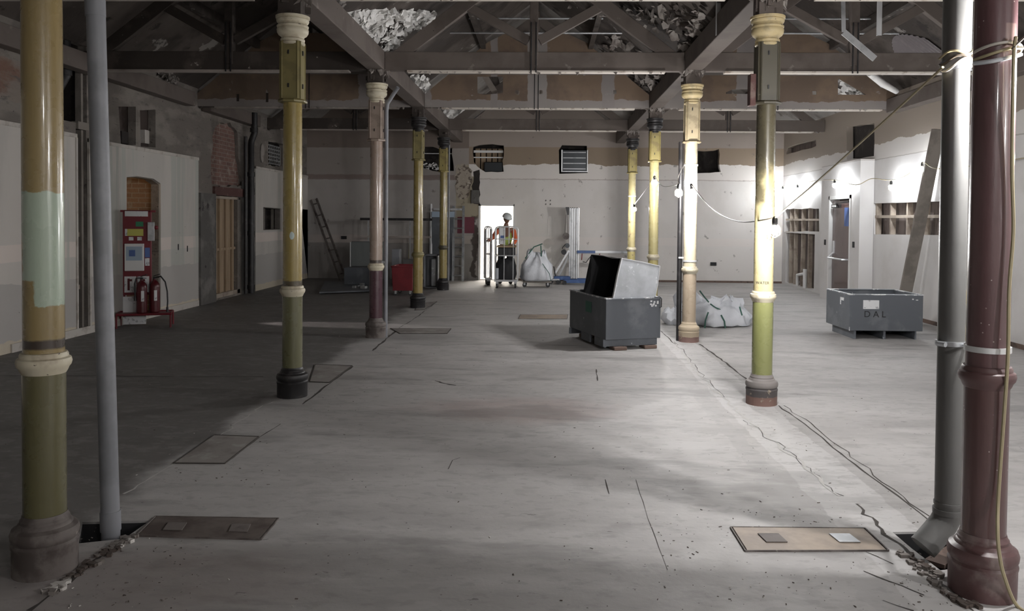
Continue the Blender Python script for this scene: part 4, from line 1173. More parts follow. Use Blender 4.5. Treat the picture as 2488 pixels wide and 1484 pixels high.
qbox(F2, w2 - .15, w2 - .13, -.004, 0, zt - .06, zt - .045, g); qbox(F2, w2 - .1, w2 - .07, -.004, 0, zt - .068, zt - .058, g)
qbox(F2, -.003, 0, .3, .33, zt - .16, zt - .06, g); qbox(F2, -.003, 0, .2, .32, zt - .1, zt - .06, g); qbox(F2, -.004, .006, -.004, 0, zb + .0, zb + .05, g)
g.build('paint_scuff', M['white'], t)
mtx = Matrix.Translation(F2(.34, -.003, zt - .30)) @ Matrix.Rotation(math.radians(90), 4, 'X')
tx('D A L', 0.12, M['black'], t, matr=mtx)

# ------------------------------------------------------------------ bits on the roof slopes
def slope(x, y, bay, side):
    rx, a, c = RIDGES[bay]
    e = a if side == 'l' else c
    n = Vector((ZR - ZV, 0, -(rx - e)))
    o = Vector((e, 0, ZV)); d = ray(x, y); q = Vector((0, 0, EYE))
    return q + d * ((o - q).dot(n) / d.dot(n))


def snorm(bay, side):
    rx, a, c = RIDGES[bay]
    e = a if side == 'l' else c
    n = Vector((ZR - ZV, 0, -(rx - e))).normalized()
    return -n if n.z > 0 else n


def inside(p, poly):
    r = False
    n = len(poly)
    for i in range(n):
        (x1, y1), (x2, y2) = poly[i], poly[(i + 1) % n]
        if (y1 > p[1]) != (y2 > p[1]) and p[0] < (x2 - x1) * (p[1] - y1) / (y2 - y1) + x1: r = not r
    return r


def flakes(poly, bay, side, n, s0, s1, m, label, seed):
    rnd = random.Random(seed)
    nn = snorm(bay, side)
    t1 = Vector((0, 1, 0)); t2 = nn.cross(t1).normalized()
    g = MB()
    xs, ys = [p[0] for p in poly], [p[1] for p in poly]
    k = 0; guard = 0
    while k < n and guard < 20000:
        guard += 1
        q = (rnd.uniform(min(xs), max(xs)), rnd.uniform(min(ys), max(ys)))
        if not inside(q, poly): continue
        k += 1
        c0 = slope(q[0], q[1], bay, side)
        if not (5 < c0.y < 20.3 and ZV + .02 < c0.z < ZR - .02): 
            k -= 1; continue
        c = c0 + nn * rnd.uniform(.004, .05)
        s = rnd.uniform(s0, s1)
        R_ = Matrix.Rotation(rnd.gauss(0, .55), 3, t1) @ Matrix.Rotation(rnd.gauss(0, .5), 3, t2)
        m_ = rnd.randint(5, 8)
        a0 = rnd.uniform(0, 6.28)
        ring = []
        for j in range(m_):
            an = a0 + j / m_ * 6.283
            rr_ = s * rnd.uniform(.45, 1.15)
            lift = nn * (rnd.uniform(0, .35) * s)
            ring.append(c + R_ @ (t1 * math.cos(an) * rr_ * 1.2 + t2 * math.sin(an) * rr_) + lift)
        b_ = len(ring)
        g.add(ring + [c] + [p - nn * .002 for p in ring] + [c - nn * .002],
              [(j, (j + 1) % b_, b_) for j in range(b_)] + [(b_ + 1 + (j + 1) % b_, b_ + 1 + j, 2 * b_ + 1) for j in range(b_)] + [(j, b_ + 1 + j, b_ + 1 + (j + 1) % b_, (j + 1) % b_) for j in range(b_)])
    return tag(g.build('peeling_paint', m, smooth=0), label, 'paint flakes', 'peeling ceiling paint', 'stuff')


def patch(poly, bay, side, m, parent, seed, amp=.05):
    p3 = rough([slope(x, y, bay, side) for x, y in poly], .1, amp, seed)
    nn = snorm(bay, side)
    o = Vector(slope(*poly[0], bay, side))
    p3 = [p - nn * (p - o).dot(nn) + nn * .004 for p in p3]
    MB().prism(p3, nn * .004).build('paint_patch', m, parent, smooth=0)


PA = [(835, 25), (940, 22), (1060, 22), (1048, 60), (985, 70), (960, 128), (925, 128), (905, 100), (870, 75), (842, 50)]
f1 = flakes(PA, 1, 'l', 330, .02, .07, M['flake'], 'bright white peeling paint on the roof slope above the second left column', 3)
patch([(842, 27), (945, 24), (960, 40), (930, 72), (905, 88), (868, 66), (845, 48)], 1, 'l', M['flake'], f1, 4)
patch([(985, 25), (1060, 24), (1050, 50), (1015, 48)], 1, 'l', M['flake'], f1, 5)
flakes([(1380, 10), (1720, 10), (1700, 60), (1690, 130), (1650, 120), (1600, 70), (1500, 40)], 1, 'r', 130, .03, .085, M['flake_grey'], 'grey curling paint flakes on the dark slope left of the second right column', 6)
f3 = flakes([(1465, 90), (1510, 80), (1560, 125), (1500, 130), (1462, 115)], 1, 'r', 36, .05, .12, M['flake_grey'], 'large loose paint flakes beyond the tie beam on the right slope of the centre bay', 7)
flakes([(985, 180), (1035, 182), (1035, 232), (1010, 225)], 1, 'l', 80, .03, .08, M['flake'], 'pale paint flakes on the left slope under the second tie beam', 8)
flakes([(1535, 182), (1620, 180), (1600, 215), (1560, 235), (1545, 210)], 1, 'r', 70, .04, .11, M['flake_grey'], 'hanging paint flakes on the right slope under the second tie beam', 9)
flakes([(1062, 266), (1130, 266), (1105, 290), (1085, 285)], 1, 'l', 80, .04, .11, M['flake'], 'pale paint flakes on the left slope near the farthest left columns', 10)
flakes([(335, 175), (400, 175), (470, 215), (440, 235)], 0, 'l', 70, .03, .09, M['flake_grey'], 'paint flakes on the left slope of the left bay above the masonry wall', 11)
flakes([(2030, 185), (2090, 190), (2100, 228), (2040, 222)], 2, 'r', 40, .04, .12, M['flake'], 'pale paint flakes on the right slope of the right bay above the wall', 12)
flakes([(1900, 0), (2120, 0), (2080, 60), (1960, 50)], 2, 'l', 60, .03, .09, M['flake_grey'], 'flaking paint on the left slope of the right bay', 13)
# corrugated sheeting bared on the right slope
poly = [(2138, 124), (2150, 104), (2172, 88), (2200, 78), (2235, 92), (2275, 112), (2300, 128)]
p3 = [slope(x, y, 2, 'r') for x, y in poly]
nn = snorm(2, 'r')
g = MB()
ys = [p.y for p in p3]; y0, y1 = min(ys), max(ys)
t2 = Vector((3.98 - WRX, 0, ZR - ZV)).normalized()
e0 = Vector((WRX, 0, ZV))
us = [(p - e0).dot(t2) for p in p3]
N_ = int((y1 - y0) / .02)
vs, fs = [], []
for i in range(N_ + 1):
    y = y0 + (y1 - y0) * i / N_
    f_ = (y - y0) / (y1 - y0)
    ua = min(us); ub = ua + (max(us) - ua) * max(.12, math.sin(math.pi * min(1, f_ * .8 + .18)))
    o = nn * (.012 + .012 * math.sin(y * 2 * math.pi / .08))
    vs += [e0 + t2 * ua + Vector((0, y, 0)) + o, e0 + t2 * ub + Vector((0, y, 0)) + o]
for i in range(N_): fs.append((2 * i, 2 * i + 1, 2 * i + 3, 2 * i + 2))
g.add(vs, fs)
g.own('corrugated_patch', M['corr'], (p3[0].x, y0, ZV), 'dark corrugated sheet showing through the right slope near the downpipe top', 'roof sheet')
# tension rods and hangers
for bay, zz in ((1, 4.64), (1, 4.42), (2, 4.64), (2, 4.42)):
    rx = RIDGES[bay][0]
    dx = (ZR - zz) / (ZR - ZV) * 2.07
    MB().tube([(rx - dx, 12.3, zz), (rx + dx, 12.3, zz)], .014, 8).own('roof_rod', M['alu'], (rx - dx, 12.3, zz),
        'thin %s steel rod crossing the %s roof bay' % ('upper' if zz > 4.5 else 'lower', SIDE[bay]), 'rod', 'roof rods')


def roofz(x):
    for rx, a, c in RIDGES:
        if a <= x <= c:
            e = a if x < rx else c
            return ZV + (ZR - ZV) * abs((x - e) / (rx - e))


for px, py, Y, w in ((1745, 85, 8.6, 'left of the second right column'), (2137, 86, 9.2, 'in the right bay over the dark door')):
    p = aty(px, py, Y)
    g = MB().mm((p.x - .024, Y, p.z), (p.x - .018, Y + .03, roofz(p.x) - .005)).mm((p.x - .018, Y, p.z), (p.x + .024, Y + .004, roofz(p.x) - .02))
    g.own('metal_hanger', M['steel_w'], (p.x, Y, p.z), 'pale perforated metal hanger strip dangling ' + w, 'hanger', 'metal hangers')
p, q = aty(2050, 78, 8.9), aty(2126, 143, 8.9)
r_ = aty(2042, 0, 8.9)
g = MB().bar(p, q, .07, .008, up=(0, 1, 0)).bar(p + Vector((0, .03, 0)), q + Vector((0, .03, 0)), .008, .05)
g.bar(p, Vector((r_.x, 8.9, roofz(r_.x) - .05)), .045, .006, up=(0, 1, 0))
g.own('metal_hanger', M['alu'], p, 'bent grey metal hanger with a slanting perforated arm in the right bay', 'hanger', 'metal hangers')
p, q = aty(2112, 178, 13.0), aty(2178, 222, 13.6)
MB().tube([p, p.lerp(q, .5) + Vector((0, 0, -.02)), q], [.05, .06, .045], 12).own('wrapped_duct', M['flake'], q, 'pale wrapped pipe end sloping down to the top of the right wall', 'duct')
MB().bar(aty(1178, 185, YK[4] + .1), aty(1205, 228, YK[4] + .1), .03, .1).own('diagonal_brace', M['timber_light'], aty(1178, 185, YK[4] + .1), 'pale diagonal timber seen through the square hole in the gable boarding', 'timber')

# ------------------------------------------------------------------ leaning timber, wall fittings
b0 = fl(2187, 778); b1 = atx(2280, 314, 5.95)
MB().bar(b0 + Vector((0, 0, .01)), b1, .05, .19, up=(1, 0, 0)).own('leaning_timber', M['plank_dim'], b0, 'long grey timber plank leaning against the right wall behind the wide steel bin', 'plank', bevel=.004)


def on_back(x, y, w, h, d, name, m, label, cat, grp=None):
    p = aty(x, y, WBY)
    return MB().box((p.x, WBY - d / 2, p.z), (w, d, h)).own(name, m, (p.x, WBY, p.z - h / 2), label, cat, grp, bevel=.004)


o = on_back(1733, 641, .15, .085, .03, 'wall_socket', M['black'], 'dark double socket back box low on the back wall', 'socket', 'sockets')
on_back(836, 577, .14, .08, .03, 'wall_socket', M['black'], 'dark socket on the back wall right of the leaning ladder', 'socket', 'sockets')
on_back(1155, 478, .2, .34, .1, 'wall_box', M['soot'], 'sooty metal box on the back wall above the ladder, left of the bright doorway', 'box')
for x, y in ((1326, 487), (1326, 496), (1337, 487), (1337, 496)):
    p = aty(x, y, WBY)
    MB().box((p.x, WBY - .003, p.z), (.03, .004, .04), Matrix.Rotation(.5, 3, 'Y')).build('plug_hole', M['soot'], wb)
for x, y in ((484, 600), (455, 604), (433, 600)):
    p = atx(x, y, XB)
    MB().box((XB + .003, p.y, p.z), (.004, .03, .1)).build('plug_hole', M['black'], lb)
# air conditioning box and oddments inside the wall openings
p, q = BW((1366, 364), (1426, 416))
t = thing('air_unit', (p.x, WBY + .08, q.z), 'black louvred air unit set in the square hole in the middle of the back wall', 'air unit')
MB().mm((p.x, WBY + .06, q.z), (q.x, WBY + .4, p.z)).build('case', M['vent'], t, bevel=.01)
g = MB()
for i in range(4):
    z = p.z - .05 - i * .14
    g.mm((p.x + .03, WBY + .03, z - .02), (q.x - .03, WBY + .07, z))
g.build('louvre', M['alu'], t)
MB().mm((p.x - .02, WBY - .015, q.z - .02), (p.x + .01, WBY + .06, p.z)).mm((q.x, WBY - .015, q.z - .02), (q.x + .02, WBY + .06, p.z)).mm((p.x, WBY - .015, q.z - .02), (q.x, WBY + .06, q.z)).build('case_rim', M['steel_w'], t)
p, q = BW((1176, 393), (1221, 417))
MB().mm((p.x, WBY + .05, q.z), (q.x, WBY + .4, p.z)).own('air_unit', M['vent'], (p.x, WBY + .05, q.z), 'black box low in the planked hole above the bright doorway', 'air unit', bevel=.02)
g = MB()
for i in range(5):
    x = BW((1153 + i * 14, 360))[0].x
    g.mm((x, WBY + .3, 2.76), (x + .12, WBY + .33, 3.4))
g.own('cavity_boarding', M['plank'], (-1.7, WBY + .3, 2.76), 'brown upright boards inside the hole above the bright doorway', 'boarding')
for y_, w in ((368, 'upper'), (381, 'lower')):
    a, c = BW((1150, y_), (1222, y_ + 1))
    MB().mm((a.x, WBY + .1, a.z - .02), (c.x, WBY + .14, a.z + (.04 if w == 'upper' else .01))).own('white_rail', M['plainwhite'], (a.x, WBY + .1, a.z), w + ' white rail across the hole above the bright doorway', 'rail')
a, c = BW((1030, 372), (1098, 373))
MB().mm((a.x, WBY + .1, a.z - .01), (c.x, WBY + .12, a.z + .01)).own('white_rail', M['plainwhite'], (a.x, WBY + .1, a.z), 'white rail across the ragged hole behind the farthest left column', 'rail')
rr = random.Random(3)
g = MB()
for i in range(26):
    p = BW((rr.uniform(1030, 1066), rr.uniform(398, 410)))[0]
    g.box(p + Vector((0, .08, 0)), (rr.uniform(.04, .12), .1, rr.uniform(.02, .05)), Matrix.Rotation(rr.uniform(-.8, .8), 3, 'Y'))
tag(g.build('rubble', M['flake'], smooth=0), 'pale crumbled lath and plaster lying in the ragged hole behind the farthest left column', 'rubble', kind='stuff')
# grille with metal odds on the left wall
ps = LW((655, 345), (688, 405))
t = thing('vent_grille', (WLX - .05, ps[0].y, ps[1].z), 'ragged metal grille high on the left wall near the back corner', 'grille')
g = MB()
ya, yb, za, zb_ = ps[0].y + .05, ps[1].y - .05, ps[1].z + .03, ps[0].z - .05
for i in range(7): g.mm((WLX - .07, ya + (yb - ya) * i / 6 - .012, za), (WLX - .05, ya + (yb - ya) * i / 6 + .012, zb_))
for i in range(6): g.mm((WLX - .075, ya, za + (zb_ - za) * i / 5 - .012), (WLX - .055, yb, za + (zb_ - za) * i / 5 + .012))
g.build('bars', M['alu'], t)
g = MB()
for i in range(9): g.box((WLX - .1, rr.uniform(ya, yb), rr.uniform(za, zb_)), (.05, rr.uniform(.05, .14), rr.uniform(.04, .09)))
g.build('debris_behind', M['debris'], t)
pw = atx(635, 372, WLX)
MB().sphere((WLX + .02, pw.y, pw.z), .16, 14, 8, (.25, .6, 1.3)).own('plaster_boss', M['flake_grey'], (WLX, pw.y, pw.z), 'rough oval lump of pale plaster beside the metal grille on the left wall', 'plaster lump')
# planks closing the left doorway
t = thing('boarded_doorway', (WLX - .06, 14.8, .05), 'pine boarding with battens closing the sooty doorway in the left wall', 'boarding')
PY0, PY1 = 14.82, 16.05
n = 4
for i in range(n):
    a = PY0 + (PY1 - PY0) * i / n
    MB().mm((WLX - .1, a + .006, .06), (WLX - .075, a + (PY1 - PY0) / n - .006, 1.93)).build('board', M['plank'], t, bevel=.003)
for i in (1, 2, 3):
    a = PY0 + (PY1 - PY0) * i / n
    MB().mm((WLX - .07, a - .02, .05), (WLX - .03, a + .02, 1.93)).build('batten', M['plank'], t, bevel=.003)
MB().mm((WLX - .072, PY0, .93), (WLX - .045, PY1, .98)).build('rail', M['plank'], t)
MB().mm((WLX - .08, PY0 - .02, 1.92), (WLX + .0, PY1, 1.97)).build('head_rail', M['stud'], t)
MB().mm((WLX - .08, PY0 - .02, .04), (WLX + .0, PY1, .12)).build('sill_board', M['stud'], t)
# frames of the two small windows
for hp, w in ((h_w1, 'left of the mustard column'), (h_w2, 'in the back corner beside the leaning ladder')):
    y0, y1, z0, z1 = min(p.y for p in hp), max(p.y for p in hp), min(p.z for p in hp), max(p.z for p in hp)
    t = thing('studwork', (WLX - .18, y0, z0), 'dim timber studs inside the small wall opening ' + w, 'studwork')
    for a in (y0, (y0 + y1) / 2 - .02, y1 - .04): MB().mm((WLX - .2, a, z0), (WLX - .15, a + .04, z1)).build('stud', M['plank_dim'], t)
# white pipework in the lower right opening
g = MB().tube([(WRX + .02, 19.4, .05), (WRX + .02, 19.4, .3), (WRX - .0, 18.9, .36), (WRX + .0, 18.75, .34)], .035, 10).tube([(WRX - .02, 18.72, .04), (WRX - .02, 18.72, .48)], .045, 10)
g.own('waste_pipe', M['plainwhite'], (WRX, 19.4, .05), 'white plastic waste pipe inside the low stud opening in the right wall', 'pipe')

# ------------------------------------------------------------------ fire point
FP = frame2((-6.02, 11.28, 0), (.94, .34, 0))
zt, zb = aty(300, 510, 11.3).z, aty(300, 717, 11.3).z
t = thing('fire_point', FP(0, 0, 0), 'red fire point board with alarm panel and signs in front of the broken brick doorway', 'fire point')
Wd = .37
qbox(FP, 0, Wd, 0, .05, zb, zt).build('board', M['firered'], t, bevel=.006)
qbox(FP, -.03, Wd + .06, -.0, .04, zt - .03, zt + .0).build('top_rail', M['firered'], t)
qbox(FP, .03, Wd - .04, -.012, 0, zt - .09, zt - .015).build('top_strip', M['white'], t)
qbox(FP, .17, .27, -.006, 0, zt - .235, zt - .165).build('green_sign', M['green'], t)
qbox(FP, .03, .27, -.006, 0, zt - .37, zt - .27).build('yellow_sign', M['yellow'], t)
qbox(FP, .03, .06, -.008, 0, zt - .37, zt - .27).build('label', M['white'], t)
for u in (.08, .19): qbox(FP, u, u + .06, -.006, 0, zt - .435, zt - .385).build('label', M['white'], t)
qbox(FP, .03, .28, -.06, 0, zt - .87, zt - .48).build('alarm_panel', M['plainwhite'], t, bevel=.006)
qbox(FP, .05, .26, -.064, -.06, zt - .72, zt - .52).build('panel_window', M['palelabel'], t)
qbox(FP, .09, .17, -.068, -.064, zt - .66, zt - .57).build('panel_button', M['bluelabel'], t)
qbox(FP, .29, .355, -.006, 0, zt - .68, zt - .54).build('blue_sign', M['bluelabel'], t)
qbox(FP, .29, .35, -.006, 0, zt - .8, zt - .69).build('label', M['white'], t)
qbox(FP, .33, .42, -.05, -.0, zt - .44, zt - .17).build('sounder_box', M['alu'], t, bevel=.005)
g = MB(); g.sphere(FP(.44, -.02, zt - .25), .03); g.build('alarm_bell', M['firered'], t)
for u in (.02, .19):
    s_ = qbox(FP, u, u + .155, -.006, 0, zb + .04, zb + .27).build('instruction_sign', M['white'], t)
    g = qbox(FP, u + .04, u + .07, -.009, -.006, zb + .07, zb + .24); qbox(FP, u + .07, u + .1, -.009, -.006, zb + .2, zb + .23, g)
    g.build('sign_mark', M['extred'], s_)
qbox(FP, .0, .3, -.005, .02, zb - .42, zb - .02).build('lower_panel', M['white'], t)
g = MB()
for u in (-.05, Wd + .28): g.tube([FP(u, -.25, 0), FP(u, -.25, .17), FP(u, -.22, .2), FP(u, .1, .2), FP(u, .12, 0)], .014, 8)
g.tube([FP(-.05, -.24, .19), FP(Wd + .28, -.24, .19)], .016, 8).tube([FP(-.05, .08, .2), FP(Wd + .28, .08, .2)], .016, 8)
qbox(FP, -.05, Wd + .28, -.24, .08, .19, .2, g)
for u in (0.01, Wd - .01): g.tube([FP(u, .06, .2), FP(u, .06, zt)], .014, 8)
g.build('stand', M['firered'], t)
for k_, (u, v, w) in enumerate(((.26, -.12, 'nearer, with its hose folded up,'), (.42, -.04, 'farther, with a curved black hose,'))):
    p = FP(u, v, .2)
    t = thing('fire_extinguisher', p, 'dark red fire extinguisher, ' + w + ' on the fire point stand', 'fire extinguisher', 'fire extinguishers')
    MB().lathe([(.06, 0), (.072, .01), (.072, .36), (.066, .41), (.04, .445), (.022, .46), (.022, .48)], p, n=24).build('cylinder', M['extred'], t)
    MB().tube([p + Vector((0, 0, .48)), p + Vector((0, 0, .51))], .02, 10).bar(p + Vector((-.01, 0, .52)), p + Vector((.09, -.03, .55)), .02, .01).bar(p + Vector((-.01, 0, .5)), p + Vector((.08, -.03, .5)), .02, .008).build('valve_handle', M['blackiron'], t)
    if k_: hp = [p + Vector(q) for q in ((.02, 0, .5), (.1, -.02, .52), (.17, -.03, .44), (.2, -.03, .3), (.205, -.03, .16), (.2, -.03, .08))]
    else: hp = [p + Vector(q) for q in ((.0, 0, .5), (-.05, -.05, .5), (-.07, -.06, .42), (-.065, -.06, .25))]
    MB().tube(hp, .011, 8).build('hose', M['rubber'], t)
    MB().tube([hp[-1], hp[-1] + Vector((0, 0, -.07))], [.014, .02], 10).build('nozzle', M['blackiron'], t)
    MB().lathe([(.0725, .17), (.0733, .17), (.0733, .3), (.0725, .3)], p, n=24).build('label_band', M['extred'], t)
    g = MB()
    an = [math.radians(a) for a in range(-70, -30, 8)]
    vs = [p + Vector((.0742 * math.cos(a), .0742 * math.sin(a), z)) for z in (.17, .32) for a in an]
    g.add(vs, [(i, i + 1, len(an) + i + 1, len(an) + i) for i in range(len(an) - 1)]).build('label', M['white'], t)

# ------------------------------------------------------------------ rubble bags
def bag_surface(prof, c, n=40, seed=0, amp=.05, sq=(1, 1), lean=(0, 0)):
    vs, fs = [], []
    for i, (r, z) in enumerate(prof):
        for k in range(n):
            a = 2 * math.pi * k / n
            q = Vector((math.cos(a), math.sin(a), 0))
            w = mnoise.noise(Vector((math.cos(a) * 1.6 + seed, math.sin(a) * 1.6, z * 3.2)))
            w2 = mnoise.noise(Vector((math.cos(a) * 4 + seed, math.sin(a) * 4, z * 6)))
            rr_ = r * (1 + amp * 2.5 * w + amp * w2)
            e = 1 / max(abs(q.x), abs(q.y)) ** .35
            vs.append(Vector(c) + Vector((q.x * rr_ * e * sq[0] + lean[0] * z, q.y * rr_ * e * sq[1] + lean[1] * z, max(z + (amp * .8 * w2 if 0 < i else 0), 0.004))))
    for i in range(len(prof) - 1):
        for k in range(n):
            a, b_ = i * n + k, i * n + (k + 1) % n
            fs.append((a, b_, b_ + n, a + n))
    fs.append(tuple(reversed(range(n)))); fs.append(tuple((len(prof) - 1) * n + k for k in range(n)))
    return MB().add(vs, fs)


YB1 = 18.75
pb = aty(1303, 690, YB1)
c = Vector((pb.x, YB1, 0))
t = thing('dolly', (c.x, c.y, 0), 'low flat dolly with small wheels under the upright white bag', 'dolly')
MB().box((c.x + .02, c.y, .13), (.66, .5, .035)).build('deck', M['plank_dim'], t, bevel=.005)
for sx in (-1, 1):
    for sy in (-1, 1):
        q = c + Vector((sx * .27, sy * .19, .055))
        MB().tube([q + Vector((0, -.018, 0)), q + Vector((0, .018, 0))], .05, 14).build('wheel', M['rubber'], t)
        MB().mm(q + Vector((-.02, -.03, .0)), q + Vector((.02, .03, .06))).build('bracket', M['alu'], t)
base = c + Vector((0, 0, .148))
t = thing('rubble_bag', base, 'full white woven bag standing on the dolly with its green lifting loops up', 'bag', 'white bags')
bag_surface([(.3, 0), (.36, .06), (.38, .2), (.36, .34), (.28, .45), (.2, .54), (.12, .6), (.05, .64)], base, seed=2, amp=.09).build('sack', M['bag'], t, smooth=60)
g = bag_surface([(.12, 0), (.11, .12), (.08, .22), (.03, .3)], base + Vector((-.12, -.05, .42)), 20, seed=5, amp=.12, lean=(-.1, 0))
g2 = bag_surface([(.13, 0), (.1, .1), (.06, .2), (.03, .26)], base + Vector((.13, -.02, .42)), 20, seed=8, amp=.12, lean=(.15, 0))
g.v += []; b_ = len(g.v); g.v += g2.v; g.f += [tuple(b_ + i for i in f) for f in g2.f]
g.build('bunched_top', M['bag'], t, smooth=60)
for q0, q1, q2 in (((1276, 628), (1297, 600), (1318, 592)), ((1316, 640), (1315, 615), (1314, 596))):
    MB().tube([aty(*q, YB1 - .12) for q in (q0, q1, q2)], .014, 6).build('lifting_loop', M['strap'], t)
MB().tube([aty(x, y, YB1 - .36) for x, y in ((1318, 640), (1335, 665), (1338, 682))], .008, 6).build('side_strap', M['strap'], t)

pb0, pb1 = fl(1664, 796), fl(1812, 790)
c = Vector(((pb0.x + pb1.x) / 2 + .02, pb0.y + .5, 0))
t = thing('rubble_bag', c, 'slumped white woven bag with green straps lying behind the cream and buff column', 'bag', 'white bags')
prof = [(.47, .004), (.54, .03), (.56, .1), (.53, .17), (.45, .23), (.36, .29), (.26, .33), (.14, .36), (.04, .37)]
bag_surface(prof, c, 48, seed=11, amp=.1, sq=(1.0, .8)).build('sack', M['bag'], t, smooth=50)
bag_surface([(.26, 0), (.24, .12), (.17, .22), (.08, .3), (.03, .34)], c + Vector((-.32, .05, .2)), 24, seed=21, amp=.16, lean=(-.1, 0)).build('slack_flap', M['bag'], t, smooth=50)
bag_surface([(.2, 0), (.2, .08), (.12, .15), (.05, .19)], c + Vector((.18, -.05, .24)), 24, seed=25, amp=.2, lean=(.2, 0)).build('slack_flap', M['bag'], t, smooth=50)
bag_surface([(.1, .004), (.15, .06), (.13, .16), (.07, .24)], c + Vector((-.63, -.1, 0)), 20, seed=31, amp=.15).build('slack_flap', M['bag'], t, smooth=50)
yf = c.y - .5
for pts in (((1700, 706), (1712, 722), (1722, 734)), ((1726, 738), (1738, 747), (1752, 753)), ((1721, 758), (1714, 778), (1712, 798)), ((1752, 765), (1760, 780), (1762, 797)), ((1797, 745), (1800, 756), (1803, 766))):
    MB().tube([aty(x, y, yf + (.2 if pts[0][1] < 745 else -.02)) for x, y in pts], .011, 6).build('strap', M['strap'], t)

# ------------------------------------------------------------------ roll cages
def roll_cage(p, ang, w, d, h, label):
    F = frame2(p, (math.cos(ang), math.sin(ang), 0))
    t = thing('roll_cage', p, label, 'roll cage', 'roll cages')
    r = .014
    qbox(F, 0, w, 0, d, .15, .19).build('base', M['alu'], t)
    for (u, v) in ((.05, .05), (w - .05, .05), (.05, d - .05), (w - .05, d - .05)):
        q = F(u, v, .055)
        wh = MB().tube([q + Vector((-.018, 0, 0)), q + Vector((.018, 0, 0))], .054, 14).build('castor', M['rubber'], t)
        MB().mm(q + Vector((-.026, -.02, 0)), q + Vector((.026, .02, .1))).build('fork', M['alu'], wh)
    for v in (0.01, d - .01) if d > .2 else (0.01,):
        g = MB()
        c_ = .07
        g.tube([F(0, v, .15), F(0, v, h - c_), F(c_ * .3, v, h - c_ * .3), F(c_, v, h), F(w - c_, v, h), F(w - c_ * .3, v, h - c_ * .3), F(w, v, h - c_), F(w, v, .15)], r, 8)
        g.tube([F(0, v, h * .53), F(w, v, h * .53)], r * .8, 8)
        g.tube([F(0, v, h * .8), F(w, v, h * .8)], r * .8, 8) if v < .1 else None
        m_ = max(3, int(w / .1))
        for i in range(1, m_):
            u = w * i / m_
            g.tube([F(u, v, h * .72 if i % 2 else .17), F(u, v, h)], r * .5, 6)
            if v < .1 and i in (2, 4): g.tube([F(u, v, .17), F(u, v, h * .53)], r * .7, 6)
        g.build('end_frame', M['steel_w'], t)
    if d > .2:
        for u in (0, w):
            g = MB()
            for i in range(1, 5): g.tube([F(u, d * i / 5, .17), F(u, d * i / 5, h - .06)], r * .5, 6)
            for z in (.5, 1.0): g.tube([F(u, 0, z), F(u, d, z)], r * .6, 6)
            g.build('side_frame', M['steel_w'], t)
    return t, F


YC = 18.45
pc = fl(1202, 700); pc2 = aty(1258, 600, pc.y)
zc = aty(1230, 551, pc.y).z
cage, FC = roll_cage(Vector((pc.x, pc.y, 0)), .02, pc2.x - pc.x, .62, zc, 'silver roll cage standing in front of the bright doorway, loaded with dark bags')
pf = fl(1180, 694)
roll_cage(Vector((pf.x, pf.y, 0)), .15, .14, .5, aty(1188, 550, pf.y).z, 'narrow folded roll cage at the left of the loaded one')
w_ = pc2.x - pc.x
g = bag_surface([(.2, 0), (.23, .1), (.22, .3), (.2, .42), (.12, .47)], FC(w_ * .5, .33, .195), 24, seed=41, amp=.1)
g.own('rubbish_sack', M['black'], FC(w_ * .5, .33, .195), 'black sack filling the bottom of the loaded roll cage', 'sack', smooth=60)
qbox(FC, .06, w_ - .06, .08, .55, .74, .92).own('black_crate', M['rubber'], FC(.06, .08, .74), 'black crate across the middle of the loaded roll cage', 'crate', bevel=.01)
qbox(FC, .04, w_ - .04, .05, .58, .93, .965).own('cardboard_sheet', M['cardboard'], FC(.04, .05, .93), 'yellowish board lying on the black crate in the roll cage', 'board')
g = qbox(FC, .08, w_ * .42, .06, .075, 1.0, 1.38)
ot = g.own('white_notice_bag', M['white'], FC(.08, .06, 1.0), 'white bag with blue print hanging inside the front of the roll cage', 'bag', bevel=.004)
qbox(FC, .12, .2, .055, .06, 1.14, 1.2).build('blue_print', M['bluelabel'], ot)
qbox(FC, .02, .08, .1, .2, .2, .45).own('small_jug', M['plastic_wrap'], FC(.02, .1, .2), 'clear plastic jug at the foot of the roll cage', 'jug')

# ------------------------------------------------------------------ person
YP_ = 19.42
px_ = aty(1229, 600, YP_).x
t = thing('person', (px_, YP_, 0), 'person in white hard hat and lime vest looking down behind the roll cage', 'person')
J = {
    'pel': (0, 0, .92, .125, .095), 'wai': (0, -.01, 1.05, .125, .09), 'che': (0, -.04, 1.22, .155, .105), 'sho': (0, -.06, 1.36, .12, .085), 'nek': (.01, -.075, 1.44, .055, .055), 'nk2': (.015, -.09, 1.5, .05, .05),
    'lsh': (.17, -.06, 1.34, .062, .062), 'lel': (.24, -.12, 1.08, .048, .048), 'lwr': (.2, -.33, .98, .034, .03),
    'rsh': (-.17, -.06, 1.34, .062, .062), 'rel': (-.31, -.14, 1.12, .048, .048), 'rwr': (-.42, -.33, 1.06, .034, .03),
    'lhp': (.095, 0, .86, .095, .09), 'lkn': (.11, -.03, .48, .065, .065), 'lan': (.12, .02, .09, .045, .045), 'lto': (.13, -.12, .045, .045, .035),
    'rhp': (-.095, 0, .86, .095, .09), 'rkn': (-.12, -.02, .48, .065, .065), 'ran': (-.13, .03, .09, .045, .045), 'rto': (-.14, -.11, .045, .045, .035)}
E_ = [('pel', 'wai'), ('wai', 'che'), ('che', 'sho'), ('sho', 'nek'), ('nek', 'nk2'), ('che', 'lsh'), ('lsh', 'lel'), ('lel', 'lwr'), ('che', 'rsh'), ('rsh', 'rel'), ('rel', 'rwr'),
      ('pel', 'lhp'), ('lhp', 'lkn'), ('lkn', 'lan'), ('lan', 'lto'), ('pel', 'rhp'), ('rhp', 'rkn'), ('rkn', 'ran'), ('ran', 'rto')]


